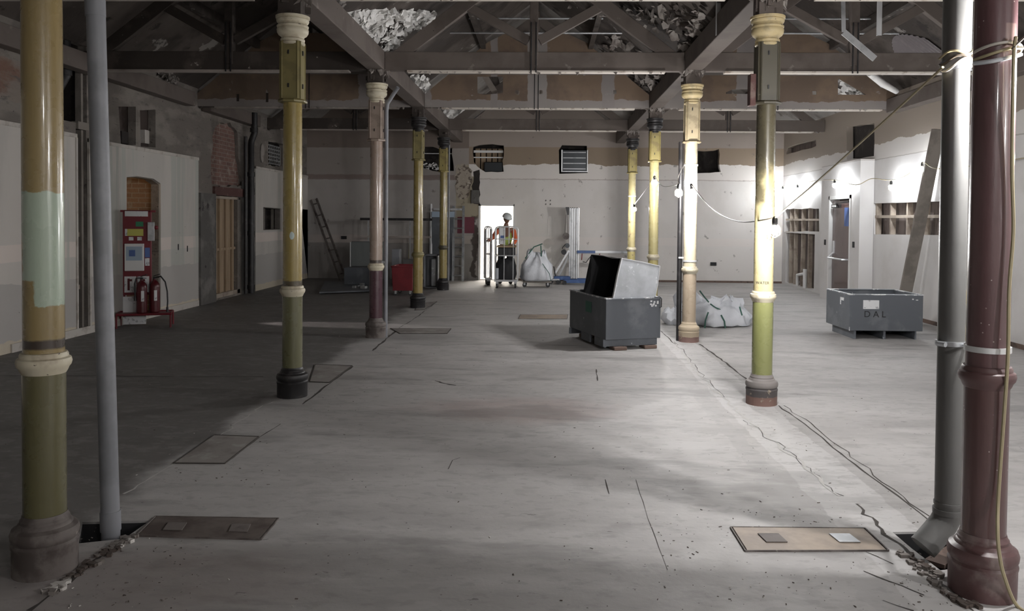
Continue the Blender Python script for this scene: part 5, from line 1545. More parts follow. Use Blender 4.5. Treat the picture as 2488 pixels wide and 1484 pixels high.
def skinned(name, J, E_, m, parent, root=None, scale=1.0, sub=2):
    ks = list(J)
    me = bpy.data.meshes.new(name)
    me.from_pydata([J[k][:3] for k in ks], [(ks.index(a), ks.index(b_)) for a, b_ in E_], [])
    bm = bmesh.new(); bm.from_mesh(me)
    ly = bm.verts.layers.skin.verify()
    bm.verts.ensure_lookup_table()
    for i, k in enumerate(ks):
        bm.verts[i][ly].radius = (J[k][3] * scale, J[k][4] * scale)
        bm.verts[i][ly].use_root = (k == (root or ks[0]))
    bm.to_mesh(me); bm.free()
    o = bpy.data.objects.new(name, me)
    COL.objects.link(o)
    s_ = o.modifiers.new('skin', 'SKIN'); s_.use_smooth_shade = True
    u_ = o.modifiers.new('sub', 'SUBSURF'); u_.levels = sub; u_.render_levels = sub
    me.materials.append(m)
    o.parent = parent
    ORG[o.name] = ORG[parent.name]
    return o


skinned('body', J, E_, M['skin'], t)
# clothes over the body
VJ = {k: J[k][:3] + (J[k][3] * 1.1 + .01, J[k][4] * 1.1 + .012) for k in ('wai', 'che', 'sho', 'lsh', 'rsh')}
VJ['hem'] = (0, 0, .86, .15, .12)
skinned('vest', VJ, [('hem', 'wai'), ('wai', 'che'), ('che', 'sho'), ('che', 'lsh'), ('che', 'rsh')], M['vest'], t, 'hem')
for s_ in 'lr':
    sl = {'a': J[s_ + 'sh'][:3] + (.07, .07), 'b': J[s_ + 'el'][:3] + (.056, .056), 'c': J[s_ + 'wr'][:3] + (.042, .04)}
    skinned('sleeve', sl, [('a', 'b'), ('b', 'c')], M['orange'], t)
TJ = {k: J[k][:3] + (J[k][3] * 1.12 + .008, J[k][4] * 1.12 + .008) for k in ('pel', 'lhp', 'lkn', 'lan', 'rhp', 'rkn', 'ran')}
skinned('trousers', TJ, [('pel', 'lhp'), ('lhp', 'lkn'), ('lkn', 'lan'), ('pel', 'rhp'), ('rhp', 'rkn'), ('rkn', 'ran')], M['trouser'], t)
for s_ in 'lr':
    a, b_ = J[s_ + 'an'], J[s_ + 'to']
    skinned('boot', {'a': (a[0], a[1] + .03, .06, .055, .055), 'b': (a[0], a[1] - .06, .055, .052, .05), 'c': (b_[0], b_[1] - .03, .045, .045, .04)}, [('a', 'b'), ('b', 'c')], M['blackiron'], t)
# hands with fingers gripping
for s_, sg in (('l', 1), ('r', -1)):
    wx, wy, wz = J[s_ + 'wr'][:3]
    HJ = {'w': (wx, wy, wz, .03, .026), 'p': (wx + sg * .0, wy - .055, wz + .0, .034, .018)}
    HE = [('w', 'p')]
    skinned('palm', HJ, HE, M['skin'], t, 'w')
    for i in range(4):
        ox = (i - 1.5) * .019
        L_ = (.052, .058, .055, .044)[i]
        f_ = {'a': (wx + ox * .9, wy - .065, wz, .009, .009), 'b': (wx + ox, wy - .065 - L_ * .5, wz + .004, .0085, .0085), 'c': (wx + ox, wy - .065 - L_ * .8, wz - .018, .008, .008), 'd': (wx + ox, wy - .065 - L_ * .6, wz - .036, .0075, .0075)}
        skinned('finger', f_, [('a', 'b'), ('b', 'c'), ('c', 'd')], M['skin'], t, 'a', sub=1)
    f_ = {'a': (wx - sg * .025, wy - .03, wz - .004, .011, .011), 'b': (wx - sg * .045, wy - .055, wz - .012, .0095, .0095), 'c': (wx - sg * .045, wy - .08, wz - .025, .0085, .0085)}
    skinned('thumb', f_, [('a', 'b'), ('b', 'c')], M['skin'], t, 'a', sub=1)
# head turned down towards the right of the picture
HC = Vector((px_ + .025, YP_ - .11, 1.575))
HR = Matrix.Rotation(.55, 3, 'Z') @ Matrix.Rotation(.42, 3, 'X')
vs, fs, n, m_ = [], [], 24, 18
for i in range(m_ + 1):
    th = math.pi * i / m_
    for k in range(n):
        a = 2 * math.pi * k / n
        d_ = Vector((math.sin(th) * math.cos(a), math.sin(th) * math.sin(a), math.cos(th)))
        x, y, z = d_.x * .074, d_.y * .092, d_.z * .112
        if z < 0:
            f_ = 1 + z / .112 * .34
            x *= f_
            y = y * (1 + z / .112 * .25) - (.012 * -z / .112)
        front = max(0, -d_.y)
        y -= .022 * math.exp(-((x / .014) ** 2) - ((z + .012) / .026) ** 2) * front          # nose
        y += .010 * (math.exp(-(((abs(x) - .031) / .014) ** 2) - ((z - .012) / .012) ** 2)) * front  # sockets
        y -= .005 * math.exp(-((x / .024) ** 2) - ((z + .056) / .008) ** 2) * front          # lips
        y -= .006 * math.exp(-((x / .02) ** 2) - ((z + .095) / .014) ** 2) * front           # chin
        vs.append(HC + HR @ Vector((x, y, z)))
for i in range(m_):
    for k in range(n):
        fs.append((i * n + k, i * n + (k + 1) % n, (i + 1) * n + (k + 1) % n, (i + 1) * n + k))
MB().add(vs, fs).build('head', M['skin'], t, smooth=80)
for sx in (-1, 1):
    MB().sphere(HC + HR @ Vector((sx * .031, -.078, .012)), .011, 10, 7).build('eye', M['white'], t)
    MB().sphere(HC + HR @ Vector((sx * .031, -.087, .011)), .005, 8, 6).build('pupil', M['black'], t)
    MB().bar(HC + HR @ Vector((sx * .016, -.089, .03)), HC + HR @ Vector((sx * .046, -.08, .03)), .006, .006).build('eyebrow', M['hair'], t)
    MB().sphere(HC + HR @ Vector((sx * .076, .008, -.005)), .028, 10, 8, (.35, .6, 1.1)).build('ear', M['skin'], t)
MB().bar(HC + HR @ Vector((-.02, -.093, -.056)), HC + HR @ Vector((.02, -.093, -.056)), .004, .004).build('mouth', M['hair'], t)
g = MB().sphere(HC + HR @ Vector((0, .016, .01)), .09, 18, 12, (.88, .92, 1.0))
g.build('hair', M['hair'], t)
# hard hat
prof = [(.118, 0), (.12, .006), (.112, .01), (.11, .03), (.1, .06), (.08, .085), (.05, .1), (.015, .106)]
g = MB()
n = 28
vs = []
for r, z in prof:
    for k in range(n):
        a = 2 * math.pi * k / n
        ex = 1.12
        pk = .035 * max(0, -math.sin(a)) ** 3 if z < .008 else 0
        vs.append(HC + HR @ Vector(((r) * math.cos(a), (r + pk) * math.sin(a) * ex + .005, z + .042)))
fs = [(i * n + k, i * n + (k + 1) % n, (i + 1) * n + (k + 1) % n, (i + 1) * n + k) for i in range(len(prof) - 1) for k in range(n)]
fs += [tuple((len(prof) - 1) * n + k for k in range(n)), tuple(reversed(range(n)))]
g.add(vs, fs).build('hard_hat', M['helmet'], t, smooth=50)


# ------------------------------------------------------------------ material lifter
YLF = 19.7
m0, m1 = aty(1383, 505, YLF), aty(1405, 505, YLF)
ztop = m0.z
lx, rx_ = m0.x, m1.x
t = thing('material_lifter', ((lx + rx_) / 2, YLF, 0), 'material lifter with aluminium mast, blue base and fork in front of the back wall', 'lifter')
g = MB()
n = 4
for i in range(n):
    a = lx + (rx_ - lx) * i / n
    g.mm((a + .004, YLF - .04 + i * .012, .13), (a + (rx_ - lx) / n - .003, YLF + .07, ztop - (0 if i else .0)))
g.mm((lx + .05, YLF - .06, .13), (lx + .075, YLF - .03, ztop - .02)).mm((rx_ - .05, YLF - .06, .13), (rx_ - .02, YLF - .03, ztop - .02))
g.build('mast', M['alu'], t, smooth=0, bevel=.004)
MB().mm((rx_ + .006, YLF - .02, .15), (rx_ + .03, YLF + .05, ztop)).build('outer_rail', M['steel_w'], t)
g = MB()
for i in range(4): g.mm((lx + .02 + i * .052, YLF - .05, ztop), (lx + .045 + i * .052, YLF, ztop + .015))
g.add([(lx - .09, YLF - .03, ztop + .02), (lx - .0, YLF - .03, ztop + .02), (lx - .01, YLF - .03, ztop - .17), (lx - .05, YLF - .03, ztop - .17), (lx - .09, YLF + .03, ztop + .02), (lx - .0, YLF + .03, ztop + .02), (lx - .01, YLF + .03, ztop - .17), (lx - .05, YLF + .03, ztop - .17)],
      [(0, 1, 2, 3), (7, 6, 5, 4), (0, 4, 5, 1), (1, 5, 6, 2), (2, 6, 7, 3), (3, 7, 4, 0)])
g.build('top_cap', M['blackiron'], t)['kind'] = 'stuff'
for x0, x1 in ((-.07, -.1), (-.04, -.03)):
    MB().tube([(lx + x0, YLF, ztop - .16), (lx + x1, YLF, 1.2)], .005, 6).build('winch_cable', M['cable_d'], t)
MB().tube([(lx - .07, YLF - .03, 1.17), (lx - .07, YLF + .03, 1.17)], .085, 20).build('winch_drum', M['dustbase'], t)
MB().tube([(lx - .04, YLF - .05, .94), (lx - .04, YLF + .05, .94)], .06, 16).build('winch', M['vent'], t)
MB().tube([(lx - .12, YLF - .05, .78), (lx - .12, YLF + .05, .78)], .066, 18).build('spare_wheel', M['rubber'], t)
MB().tube([(lx - .08, YLF - .06, .98), (lx - .15, YLF - .08, .9), (lx - .16, YLF - .08, .86)], .01, 6).build('winch_handle', M['blackiron'], t)
for a, c in (((lx + .0, YLF - .03, .82), (lx - .36, YLF - .05, .2)), ((lx + .02, YLF + .03, .72), (lx - .24, YLF + .06, .17))):
    MB().bar(a, c, .03, .045).build('brace', M['alu'], t)
g = MB().mm((lx - .36, YLF - .14, .1), (lx + .04, YLF + .1, .19)).mm((lx - .12, YLF - .26, .04), (lx + 1.2, YLF - .2, .125)).mm((lx - .1, YLF + .2, .04), (lx + 1.2, YLF + .26, .125)).mm((lx - .1, YLF - .25, .06), (lx + .02, YLF + .25, .12))
g.build('base', M['blue'], t, bevel=.006)
for x, y in ((-.26, -.2), (-.1, -.24), (-.26, .15), (1.15, -.23), (1.15, .23)):
    MB().tube([(lx + x, YLF + y - .02, .052), (lx + x, YLF + y + .02, .052)], .05, 14).build('wheel', M['rubber'], t)
fz = aty(1405, 611, YLF).z
fx = aty(1527, 611, YLF - .1).x
MB().mm((rx_ - .02, YLF - .14, fz - .035), (rx_ + .42, YLF - .06, fz + .03)).build('carriage', M['blue'], t, bevel=.005)
MB().mm((rx_ + .4, YLF - .135, fz - .03), (fx - .12, YLF - .075, fz + .035)).build('fork_arm', M['alu'], t, bevel=.004)
MB().mm((fx - .14, YLF - .13, fz - .022), (fx, YLF - .08, fz + .028)).build('fork_tip', M['steel'], t)
g = MB()
for x in (.1, .53): g.tube([(rx_ + x, YLF - .12, fz - .04), (rx_ + x - .01, YLF - .12, fz - .2 if x < .3 else fz - .1)], .012, 6)
g.build('red_handle', M['red'], t)
MB().tube([(rx_ + .12, YLF - .12, fz - .24), (rx_ + .2, YLF - .12, fz - .26), (rx_ + .26, YLF - .12, fz - .17), (rx_ + .32, YLF - .12, fz - .1)], .01, 6).build('hanging_strap', M['blackiron'], t)
# small machine left of the lifter
p = fl(1352, 694)
t = thing('hand_truck', (p.x, 19.6, 0), 'small dark hand truck parked between the upright white bag and the lifter', 'hand truck')
MB().tube([(p.x - .12, 19.6, .08), (p.x - .2, 19.62, .42), (p.x - .06, 19.62, .42), (p.x + .0, 19.6, .1)], .014, 8).build('frame', M['blackiron'], t)
for sx in (-.13, .06):
    MB().tube([(p.x + sx, 19.58, .06), (p.x + sx, 19.62, .06)], .058, 14).build('wheel', M['rubber'], t)
MB().mm((p.x - .14, 19.55, .09), (p.x + .08, 19.7, .13)).build('plate', M['alu'], t)

# ------------------------------------------------------------------ back left clutter
# leaning ladder
def ladder(a, b_, w, n, m, name, label, side=(0, 1, 0), lean_group='ladders'):
    a, b_ = Vector(a), Vector(b_)
    s_ = Vector(side).normalized() * w / 2
    t = thing(name, a, label, 'ladder', lean_group)
    for sg in (-1, 1):
        MB().bar(a + s_ * sg, b_ + s_ * sg, .025, .06, up=s_).build('stile', m, t)
    d = b_ - a
    for i in range(n):
        q = a + d * ((i + .6) / n)
        MB().tube([q - s_, q + s_], .016, 8).build('rung', m, t)
    return t


YL_ = 20.1
a0, a1 = fl(808, 690), aty(762, 484, 20.5)
t = ladder((a0.x, 19.9, 0.0), (a1.x, 20.5, a1.z), .2, 7, M['dustbase'], 'leaning_ladder', 'thin dim ladder leaning into the back left corner', side=(.55, -.3, .12))
p0 = aty(1111, 500, 20.45)
pb_ = aty(1113, 682, 20.2)
ladder((pb_.x, 20.15, 0), (p0.x + .03, 20.5, p0.z), .25, 8, M['steel'], 'aluminium_ladder', 'upright aluminium ladder against the back wall left of the bright doorway', side=(1, 0, 0))
# tall dark panels behind it
pa, pc_ = aty(1050, 512, 20.4), aty(1104, 680, 20.4)
t = thing('tall_panel', (pa.x, 20.4, 0), 'tall dark grey panel standing against the back wall behind the farthest left column', 'panel')
MB().mm((pa.x, 20.36, 0.02), (pc_.x - .03, 20.48, pa.z - .03)).build('sheet', M['bin'], t, bevel=.004)
MB().mm((pa.x, 20.345, pa.z - .16), (pc_.x, 20.36, pa.z - .02)).build('top_strip', M['palelabel'], t)
a = aty(1049, 495, 20.3)
MB().bar((a.x, 20.3, 0.0), (a.x - .03, 20.45, a.z), .04, .03).own('steel_post', M['alu'], (a.x, 20.3, 0), 'thin upright steel post left of the tall dark panel', 'post')
p, q = aty(1052, 508, 20.25), aty(1120, 508, 20.25)
MB().bar((p.x, 20.32, p.z), (q.x + .02, 20.32, p.z), .03, .05).own('cross_rail', M['alu'], (p.x, 20.32, p.z), 'horizontal metal rail across the top of the tall panel and the ladder', 'rail')
# tube frame with two horizontal bars
YT = 19.6
l0, r0 = aty(895, 532, YT), aty(1046, 532, YT)
t = thing('tube_rack', (l0.x, YT, 0), 'grey metal rack with two long horizontal rails behind the pinkish column', 'rack')
z1, z2 = l0.z, aty(950, 575, YT).z
g = MB()
for x in (l0.x, l0.x + .12, r0.x - .5, r0.x): g.bar((x, YT, 0), (x, YT, z1), .03, .03)
g.build('upright', M['alu'], t)
MB().bar((l0.x - .2, YT, z1), (r0.x + .05, YT, z1), .05, .06).build('top_rail', M['blackiron'], t)
MB().bar((l0.x - .02, YT, z2), (r0.x + .02, YT, z2), .04, .045).build('middle_rail', M['timber_light'], t)
MB().bar((r0.x - .5, YT, z2 - .05), (r0.x - .62, YT + .3, .02), .03, .02).build('diagonal', M['cable_y'], t)
# grey panel and box
def upright_panel(x0, y0, x1, y1, Y, th, m, name, label, cat='panel'):
    p, q = aty(x0, y0, Y), aty(x1, y1, Y)
    g = MB().mm((p.x, Y, max(q.z, 0.005)), (q.x, Y + th, p.z))
    return g.own(name, m, (p.x, Y, max(q.z, 0.005)), label, cat, 'sheet panels', bevel=.006)


o = upright_panel(836, 650, 905, 694, 18.3, .5, M['bin'], 'grey_crate', 'dull grey crate on the floor left of the pinkish column', 'crate')
zc_ = o.location.z
t = thing('dented_sheet', (aty(853, 586, 18.45).x, 18.45, aty(853, 649, 18.3).z), 'pale grey rounded sheet standing on the dull crate left of the pinkish column', 'panel')
p, q = aty(853, 586, 18.45), aty(940, 649, 18.45)
g = MB().mm((p.x, 18.45, q.z + .005), (q.x, 18.49, p.z)); g.build('sheet', mat('dull_grey_sheet', (0.2, .215, .215), .5, .3), t, bevel=.03)
MB().mm((p.x - .025, 18.44, q.z + .005), (p.x - .003, 18.5, p.z - .02)).build('edge_strip', M['steel_w'], t)
# sheet metal lying on floor
pl_ = [fl(776, 715), fl(905, 710), fl(905, 690), fl(790, 688)]
MB().prism([p + Vector((0, 0, .02)) for p in pl_], (0, 0, .03)).own('flat_sheet', M['bin'], pl_[0], 'large grey sheet lying flat on the floor left of the pinkish column', 'sheet')
g = MB()
for i in range(5):
    q = fl(rr.uniform(840, 890), rr.uniform(696, 706))
    g.box(q + Vector((0, 0, .075)), (rr.uniform(.05, .2), rr.uniform(.05, .1), .05), Matrix.Rotation(rr.uniform(0, 3), 3, 'Z'))
g.own('sheet_offcuts', M['alu'], fl(865, 700), 'crumpled metal offcuts lying on the large grey sheet', 'offcuts', kind='stuff')
# ducts behind red bin
t_ = upright_panel(952, 605, 970, 645, 18.6, .3, M['pipe'], 'duct_section', 'blue grey duct offcut standing behind the red wheeled bin', 'duct')
MB().mm((t_.location.x, 18.62, .005), (t_.location.x + .4, 18.95, t_.location.z - .005)).own('dark_crate', M['vent'], (t_.location.x, 18.6, 0.005), 'dark crate under the blue grey duct offcut', 'crate')
upright_panel(980, 630, 1004, 690, 18.9, .3, M['pipe_dark'], 'small_case', 'small dark case behind the red wheeled bin, left of the black capital column', 'case')
# metal case leaning between columns 4 and 5
t = thing('metal_cabinet', (aty(1030, 685, 18.0).x, 18.0, 0), 'open grey metal cabinet on the floor between the two farthest left columns', 'cabinet')
p, q = aty(1030, 618, 18.0), aty(1064, 686, 18.0)
MB().mm((p.x, 18.0, .01), (p.x + .03, 18.35, p.z)).mm((q.x - .03, 18.0, .01), (q.x, 18.35, p.z)).mm((p.x, 18.0, p.z - .03), (q.x, 18.35, p.z)).mm((p.x, 18.33, .01), (q.x, 18.35, p.z)).mm((p.x, 18.0, .01), (q.x, 18.35, .03)).build('shell', M['pipe'], t, bevel=.004)
MB().mm((p.x + .16, 18.04, .04), (p.x + .28, 18.3, p.z - .1)).build('inner_duct', M['duct'], t, bevel=.02)
# red bin
YR = 16.45
p, q = fl(957, 717), fl(1004, 717)
top = aty(950, 646, YR).z
t = thing('wheeled_bin', (p.x, YR, 0), 'red plastic wheeled bin left of the fourth left column', 'bin')
x0, x1, w0 = p.x - .01, q.x, .1
X0, X1 = x0 - .1, x1 + .01
yb0, yb1 = 16.25, 16.85
ln = [(x0, yb0), (x1, yb0), (x1, yb1), (x0, yb1)]
hn = [(X0 + .08, yb0 - .04), (X1, yb0 - .04), (X1, yb1 + .12), (X0 + .08, yb1 + .12)]
th = .015
g = MB()
vs = [Vector((a, b_, w0)) for a, b_ in ln] + [Vector((a, b_, top)) for a, b_ in hn]
cx_, cy2 = (x0 + x1) / 2, (yb0 + yb1) / 2
vi = [Vector((cx_ + (v.x - cx_) * .94, cy2 + (v.y - cy2) * .94, v.z + (.03 if v.z < .5 else 0))) for v in vs]
g.add(vs + vi, [(0, 1, 2, 3), (0, 4, 5, 1), (1, 5, 6, 2), (2, 6, 7, 3), (3, 7, 4, 0), (8, 11, 10, 9), (8, 9, 13, 12), (9, 10, 14, 13), (10, 11, 15, 14), (11, 8, 12, 15), (4, 12, 13, 5), (5, 13, 14, 6), (6, 14, 15, 7), (7, 15, 12, 4)])
g.build('body', M['red'], t, smooth=0, bevel=.012)
g = MB()
for i in range(4):
    a, c_ = Vector((*hn[i], top)), Vector((*hn[(i + 1) % 4], top))
    g.bar(a, c_, .04, .03)
g.build('rim', M['red'], t, bevel=.008)
for a, b_ in ((x0 + .05, yb0 + .06), (x1 - .05, yb0 + .06), (x0 + .05, yb1 - .06), (x1 - .05, yb1 - .06)):
    c_ = MB().tube([(a, b_ - .015, .035), (a, b_ + .015, .035)], .034, 12).build('castor', M['rubber'], t)
    MB().mm((a - .02, b_ - .022, .03), (a + .02, b_ + .022, w0)).build('castor_fork', M['alu'], c_)

# ------------------------------------------------------------------ floor hatches, joints, debris
fo = bpy.data.objects['floor']
HD = [('hatch_l', ((378, 1256), (677, 1261), (634, 1312), (330, 1303)), 'dark rusty steel floor hatch right of the grey pipe in the left foreground', True),
      ('hatch_r', ((1775, 1282), (2102, 1285), (2159, 1339), (1811, 1340)), 'tan steel floor hatch with two lifting plates beside the right pit', True),
      ('hatch_f', ((521, 1058), (629, 1062), (546, 1127), (423, 1126)), 'dull floor hatch between the two nearest left columns', False),
      ('hatch_f', ((766, 886), (856, 889), (800, 930), (752, 928)), 'small floor hatch beside the foot of the mustard over olive column', False),
      ('hatch_f', ((948, 798), (1096, 799), (1086, 811), (972, 811)), 'flat steel cover on the floor right of the pinkish column foot', False),
      ('hatch_r', ((1264, 765), (1380, 765), (1378, 775), (1259, 775)), 'thin reddish floor cover left of the steel bin with the duct', False),
      ('hatch_f', ((1020, 738), (1062, 733), (1032, 752), (1008, 754)), 'small floor cover at the foot of the fourth left column', False)]
for m, q, lb_, big in HD:
    ps = [fl(*p) for p in q]
    c = sum(ps, Vector()) / 4
    t = thing('floor_hatch', c, lb_, 'hatch', 'floor hatches')
    MB().prism([c + (p - c) * .97 for p in ps], (0, 0, .006)).build('plate', M[m], t, smooth=0)
    g = MB()
    for i in range(4):
        g.bar(ps[i], ps[(i + 1) % 4], .007, .015)
    g.build('edge_frame', M['dustbase' if m != 'hatch_f' else 'crack'], t, smooth=0)
    if big:
        u = (ps[1] - ps[0]) * .5 + (ps[2] - ps[3]) * .5
        v = (ps[3] - ps[0]) * .5 + (ps[2] - ps[1]) * .5
        for f_, mm_ in ((.24, 'dustbase'), (.76, 'steel' if m == 'hatch_r' else 'dustbase')):
            o = ps[0] + u * f_ + v * .5
            pts = [o - u * .075 - v * .17, o + u * .075 - v * .17, o + u * .095 + v * .2, o - u * .055 + v * .2]
            MB().prism([p + Vector((0, 0, .007)) for p in pts], (0, 0, .004)).build('lifting_plate', M[mm_], t, smooth=0)


def strip(pts, w, m, name, seed=0, amp=.02, z=.0015, seg=.12):
    rnd = random.Random(seed)
    P = [fl(*p) for p in pts]
    out = []
    for i in range(len(P) - 1):
        k = max(1, int((P[i + 1] - P[i]).length / seg))
        for j in range(k):
            q = P[i].lerp(P[i + 1], j / k)
            out.append(q + Vector((rnd.uniform(-amp, amp), rnd.uniform(-amp, amp) * .5, 0)))
    out.append(P[-1])
    vs, fs = [], []
    for i, q in enumerate(out):
        d = (out[min(i + 1, len(out) - 1)] - out[max(i - 1, 0)]).normalized()
        n_ = Vector((-d.y, d.x, 0)) * w * rnd.uniform(.35, 1.3) / 2
        vs += [q + n_ + Vector((0, 0, z)), q - n_ + Vector((0, 0, z))]
    for i in range(len(out) - 1): fs.append((2 * i, 2 * i + 1, 2 * i + 3, 2 * i + 2))
    return MB().add(vs, fs).build(name, m, fo, smooth=0)


strip([(1700, 836), (1770, 886), (1824, 930)], .022, M['crack'], 'floor_joint', 1, .008)
strip([(1890, 985), (1955, 1030), (2060, 1115), (2180, 1205), (2262, 1268)], .011, M['crack'], 'floor_joint', 2, .008)
strip([(1905, 985), (1985, 1038), (2090, 1125), (2190, 1205), (2270, 1262)], .008, M['crack'], 'floor_joint', 12, .02)
strip([(1640, 830), (1700, 905), (1760, 965)], .006, M['crack'], 'floor_crack', 3, .03)
strip([(1810, 1020), (1860, 1060), (1900, 1085), (1950, 1130), (2000, 1175), (2050, 1205)], .006, M['crack'], 'floor_crack', 4, .035, seg=.07)
strip([(2080, 1225), (2130, 1275), (2180, 1320), (2230, 1365), (2300, 1430), (2365, 1484)], .022, M['crack'], 'floor_crack', 5, .02, seg=.05)
strip([(2095, 1388), (2165, 1412), (2245, 1446)], .008, M['crack'], 'floor_crack', 6, .012, seg=.05)
strip([(1640, 836), (1700, 912), (1765, 975), (1850, 1050), (1940, 1120), (2040, 1205)], .02, M['crackl'], 'floor_ridge', 23, .03, seg=.08)
strip([(2105, 1340), (2170, 1370)], .008, M['crack'], 'floor_crack', 7, .012, seg=.05)
strip([(2150, 1460), (2220, 1484)], .008, M['crack'], 'floor_crack', 8, .012, seg=.05)
strip([(1545, 1165), (1575, 1260), (1622, 1385)], .003, M['crack'], 'floor_scratch', 9, .002)
strip([(290, 1312), (250, 1345), (165, 1415), (70, 1484)], .022, M['crack'], 'floor_joint', 10, .008, seg=.06)
strip([(545, 1126), (632, 1062), (682, 1030)], .012, M['crack'], 'floor_joint', 11, .004)
strip([(858, 890), (800, 932), (735, 982)], .02, M['crack'], 'floor_joint', 13, .006)
strip([(690, 968), (640, 985), (560, 1040), (430, 1122), (300, 1200)], .014, M['crackl'], 'floor_ridge', 14, .02, seg=.07)
strip([(965, 800), (935, 826), (905, 852)], .03, M['crack'], 'floor_joint', 15, .01)
strip([(1062, 733), (1010, 772), (968, 798)], .015, M['crack'], 'floor_joint', 16, .008)
strip([(0, 913), (250, 913), (460, 916), (640, 915)], .02, M['crack'], 'floor_joint', 17, .01)
strip([(1090, 1140), (1100, 1118), (1118, 1112)], .006, M['crack'], 'floor_scratch', 18, .004)
strip([(1470, 1165), (1480, 1200)], .006, M['crack'], 'floor_scratch', 19, .004)
strip([(1448, 897), (1452, 925)], .012, M['crack'], 'floor_scratch', 20, .004)
strip([(1060, 925), (1080, 932), (1108, 936)], .03, M['crack'], 'floor_scratch', 21, .02, seg=.05)
strip([(1640, 836), (1600, 800)], .012, M['crack'], 'floor_joint', 22, .01)
rnd = random.Random(12)
rg = [((1580, 1230, 2300, 1484), 150), ((1700, 950, 2100, 1250), 50), ((100, 1290, 480, 1484), 120), ((0, 900, 2480, 1484), 200), ((640, 860, 1300, 1000), 60), ((330, 1030, 700, 1180), 70), ((820, 780, 1380, 870), 60), ((2180, 1380, 2480, 1484), 80)]
g = MB()
for (x0, y0, x1, y1), n in rg:
    for _ in range(n):
        q = fl(rnd.uniform(x0, x1), rnd.uniform(y0, y1))
        if (q.xy - Vector((XR, YK[1]))).length < .17 or (q.xy - Vector((XL, YK[1]))).length < .17: continue
        s_ = rnd.choice((.0015, .002, .003, .0045))
        R_ = Matrix.Rotation(rnd.uniform(0, 3.14), 3, 'Z')
        g.box(q + Vector((0, 0, s_ * .3)), (s_ * rnd.uniform(1, 4), s_, s_ * .6), R_)
tag(g.build('debris', M['debris'], smooth=0), 'scattered grit, splinters and paint chips all over the concrete floor', 'debris', kind='stuff')
# rubble in the two pits' edges
g = MB()
for _ in range(90):
    f_ = rnd.random()
    q = fl(2190, 1345).lerp(fl(2345, 1470), f_) + Vector((rnd.uniform(-.03, .05), rnd.uniform(-.03, .03), 0))
    if (q.xy - Vector((XR, YK[1]))).length < .16: continue
    s_ = rnd.uniform(.008, .025)
    g.box(q + Vector((0, 0, s_ * .3)), (s_ * 1.5, s_, s_ * .7), Matrix.Rotation(rnd.uniform(0, 3), 3, 'Z'))
for _ in range(90):
    q = fl(330, 1300).lerp(fl(130, 1440), rnd.random()) + Vector((rnd.uniform(-.05, .02), rnd.uniform(-.03, .03), 0))
    if (q.xy - Vector((XL, YK[1]))).length < .16: continue
    s_ = rnd.uniform(.008, .025)
    g.box(q + Vector((0, 0, s_ * .3)), (s_ * 1.5, s_, s_ * .7), Matrix.Rotation(rnd.uniform(0, 3), 3, 'Z'))
tag(g.build('rubble', M['debris'], smooth=0), 'broken concrete crumbs along the edges of the two open pits', 'rubble', kind='stuff')
# loose planks in the right pit
MB().bar(fl(2270, 1370, -.03), fl(2400, 1290, -.06), .09, .02).own('loose_board', M['wood_foot'], fl(2300, 1380, -.03), 'broken board lying in the pit behind the burgundy column', 'board')


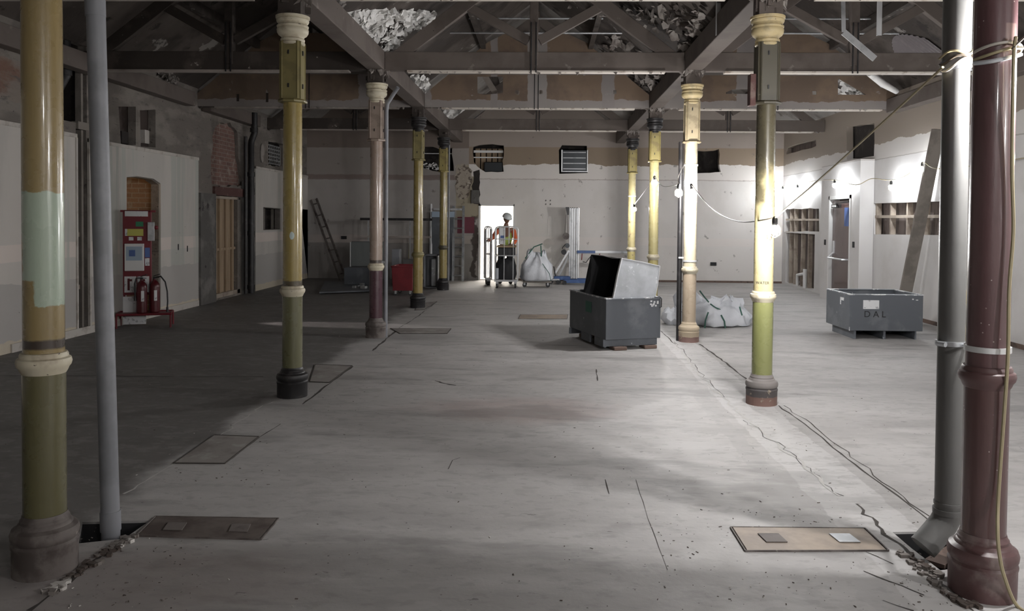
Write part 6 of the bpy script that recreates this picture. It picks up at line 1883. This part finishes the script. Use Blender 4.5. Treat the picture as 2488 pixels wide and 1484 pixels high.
# ------------------------------------------------------------------ paint shreds hanging from timber edges
def shreds(pts, n, m, label, seed, l0=.02, l1=.09):
    rnd = random.Random(seed)
    g = MB()
    L_ = [(Vector(a), Vector(c)) for a, c in zip(pts[:-1], pts[1:])]
    for _ in range(n):
        a, c = rnd.choice(L_)
        q = a.lerp(c, rnd.random())
        w, l = rnd.uniform(.004, .03), rnd.uniform(l0, l1)
        R_ = Matrix.Rotation(rnd.uniform(-.6, .6), 3, 'Y') @ Matrix.Rotation(rnd.uniform(-.5, .5), 3, 'X')
        P = [Vector((-w, 0, 0.004)), Vector((w, 0, 0.004)), Vector((w * rnd.uniform(.2, 1.2), rnd.uniform(-.01, .02), -l * .6)), Vector((w * rnd.uniform(-.6, .5), rnd.uniform(-.02, .03), -l)), Vector((-w * rnd.uniform(.2, 1.1), rnd.uniform(-.01, .02), -l * .5))]
        P = [q + R_ @ p for p in P]
        g.prism(P, Vector((0, .0015, 0)))
    return tag(g.build('paint_shreds', m, smooth=0), label, 'paint flakes', 'hanging paint shreds', 'stuff')


for k, n, a, c, z, w in ((2, 55, XL + .3, XR - .3, 3.505, 'nearest centre tie beam'), (3, 16, XL + .4, XR - .3, 3.505, 'second centre tie beam'), (4, 40, XL + .2, XR - .2, 3.53, 'third centre tie beam under the boarding'),
                         (2, 30, XR + .2, WRX - .4, 3.505, 'nearest right bay tie beam'), (4, 30, XR + .2, WRX - .4, 3.53, 'third right bay tie beam under the boarding'), (4, 24, WLX + .3, XL - .2, 3.53, 'third left bay tie beam under the boarding')):
    shreds([(a, YK[k] - .068, z), (c, YK[k] - .068, z)], n, M['flake_grey'] if k > 2 else M['timber_light'], 'little paint shreds hanging from the ' + w, k * 31 + int(a * 10), .01, .05 if k > 2 else .035)
for k, x, w in ((2, XL, 'second left'), (3, XL, 'third left'), (2, XR, 'second right'), (3, XR, 'third right'), (4, XR, 'fourth right'), (5, XR, 'fifth right')):
    shreds([(x - .13, YK[k] - .12, 3.52), (x + .13, YK[k] - .12, 3.52), (x + .13, YK[k] + .12, 3.52)], 22, M['flake_grey'], 'grey paint shreds round the beam seat over the %s column' % w, k * 17 + int(x * 10), .03, .12)

# daylight-like shaft from the passage through the broken doorway
ld = bpy.data.lights.new('passage_shaft', 'SPOT')
ld.energy = 260; ld.spot_size = math.radians(9); ld.spot_blend = .5; ld.shadow_soft_size = .03; ld.color = (1, .9, .88)
lo_ = bpy.data.objects.new('passage_shaft', ld)
COL.objects.link(lo_)
lo_.location = (-7.35, 12.05, 1.0)
dv = Vector((-3.2, 11.75, 0)) - Vector(lo_.location)
lo_.rotation_euler = dv.to_track_quat('-Z', 'Y').to_euler()
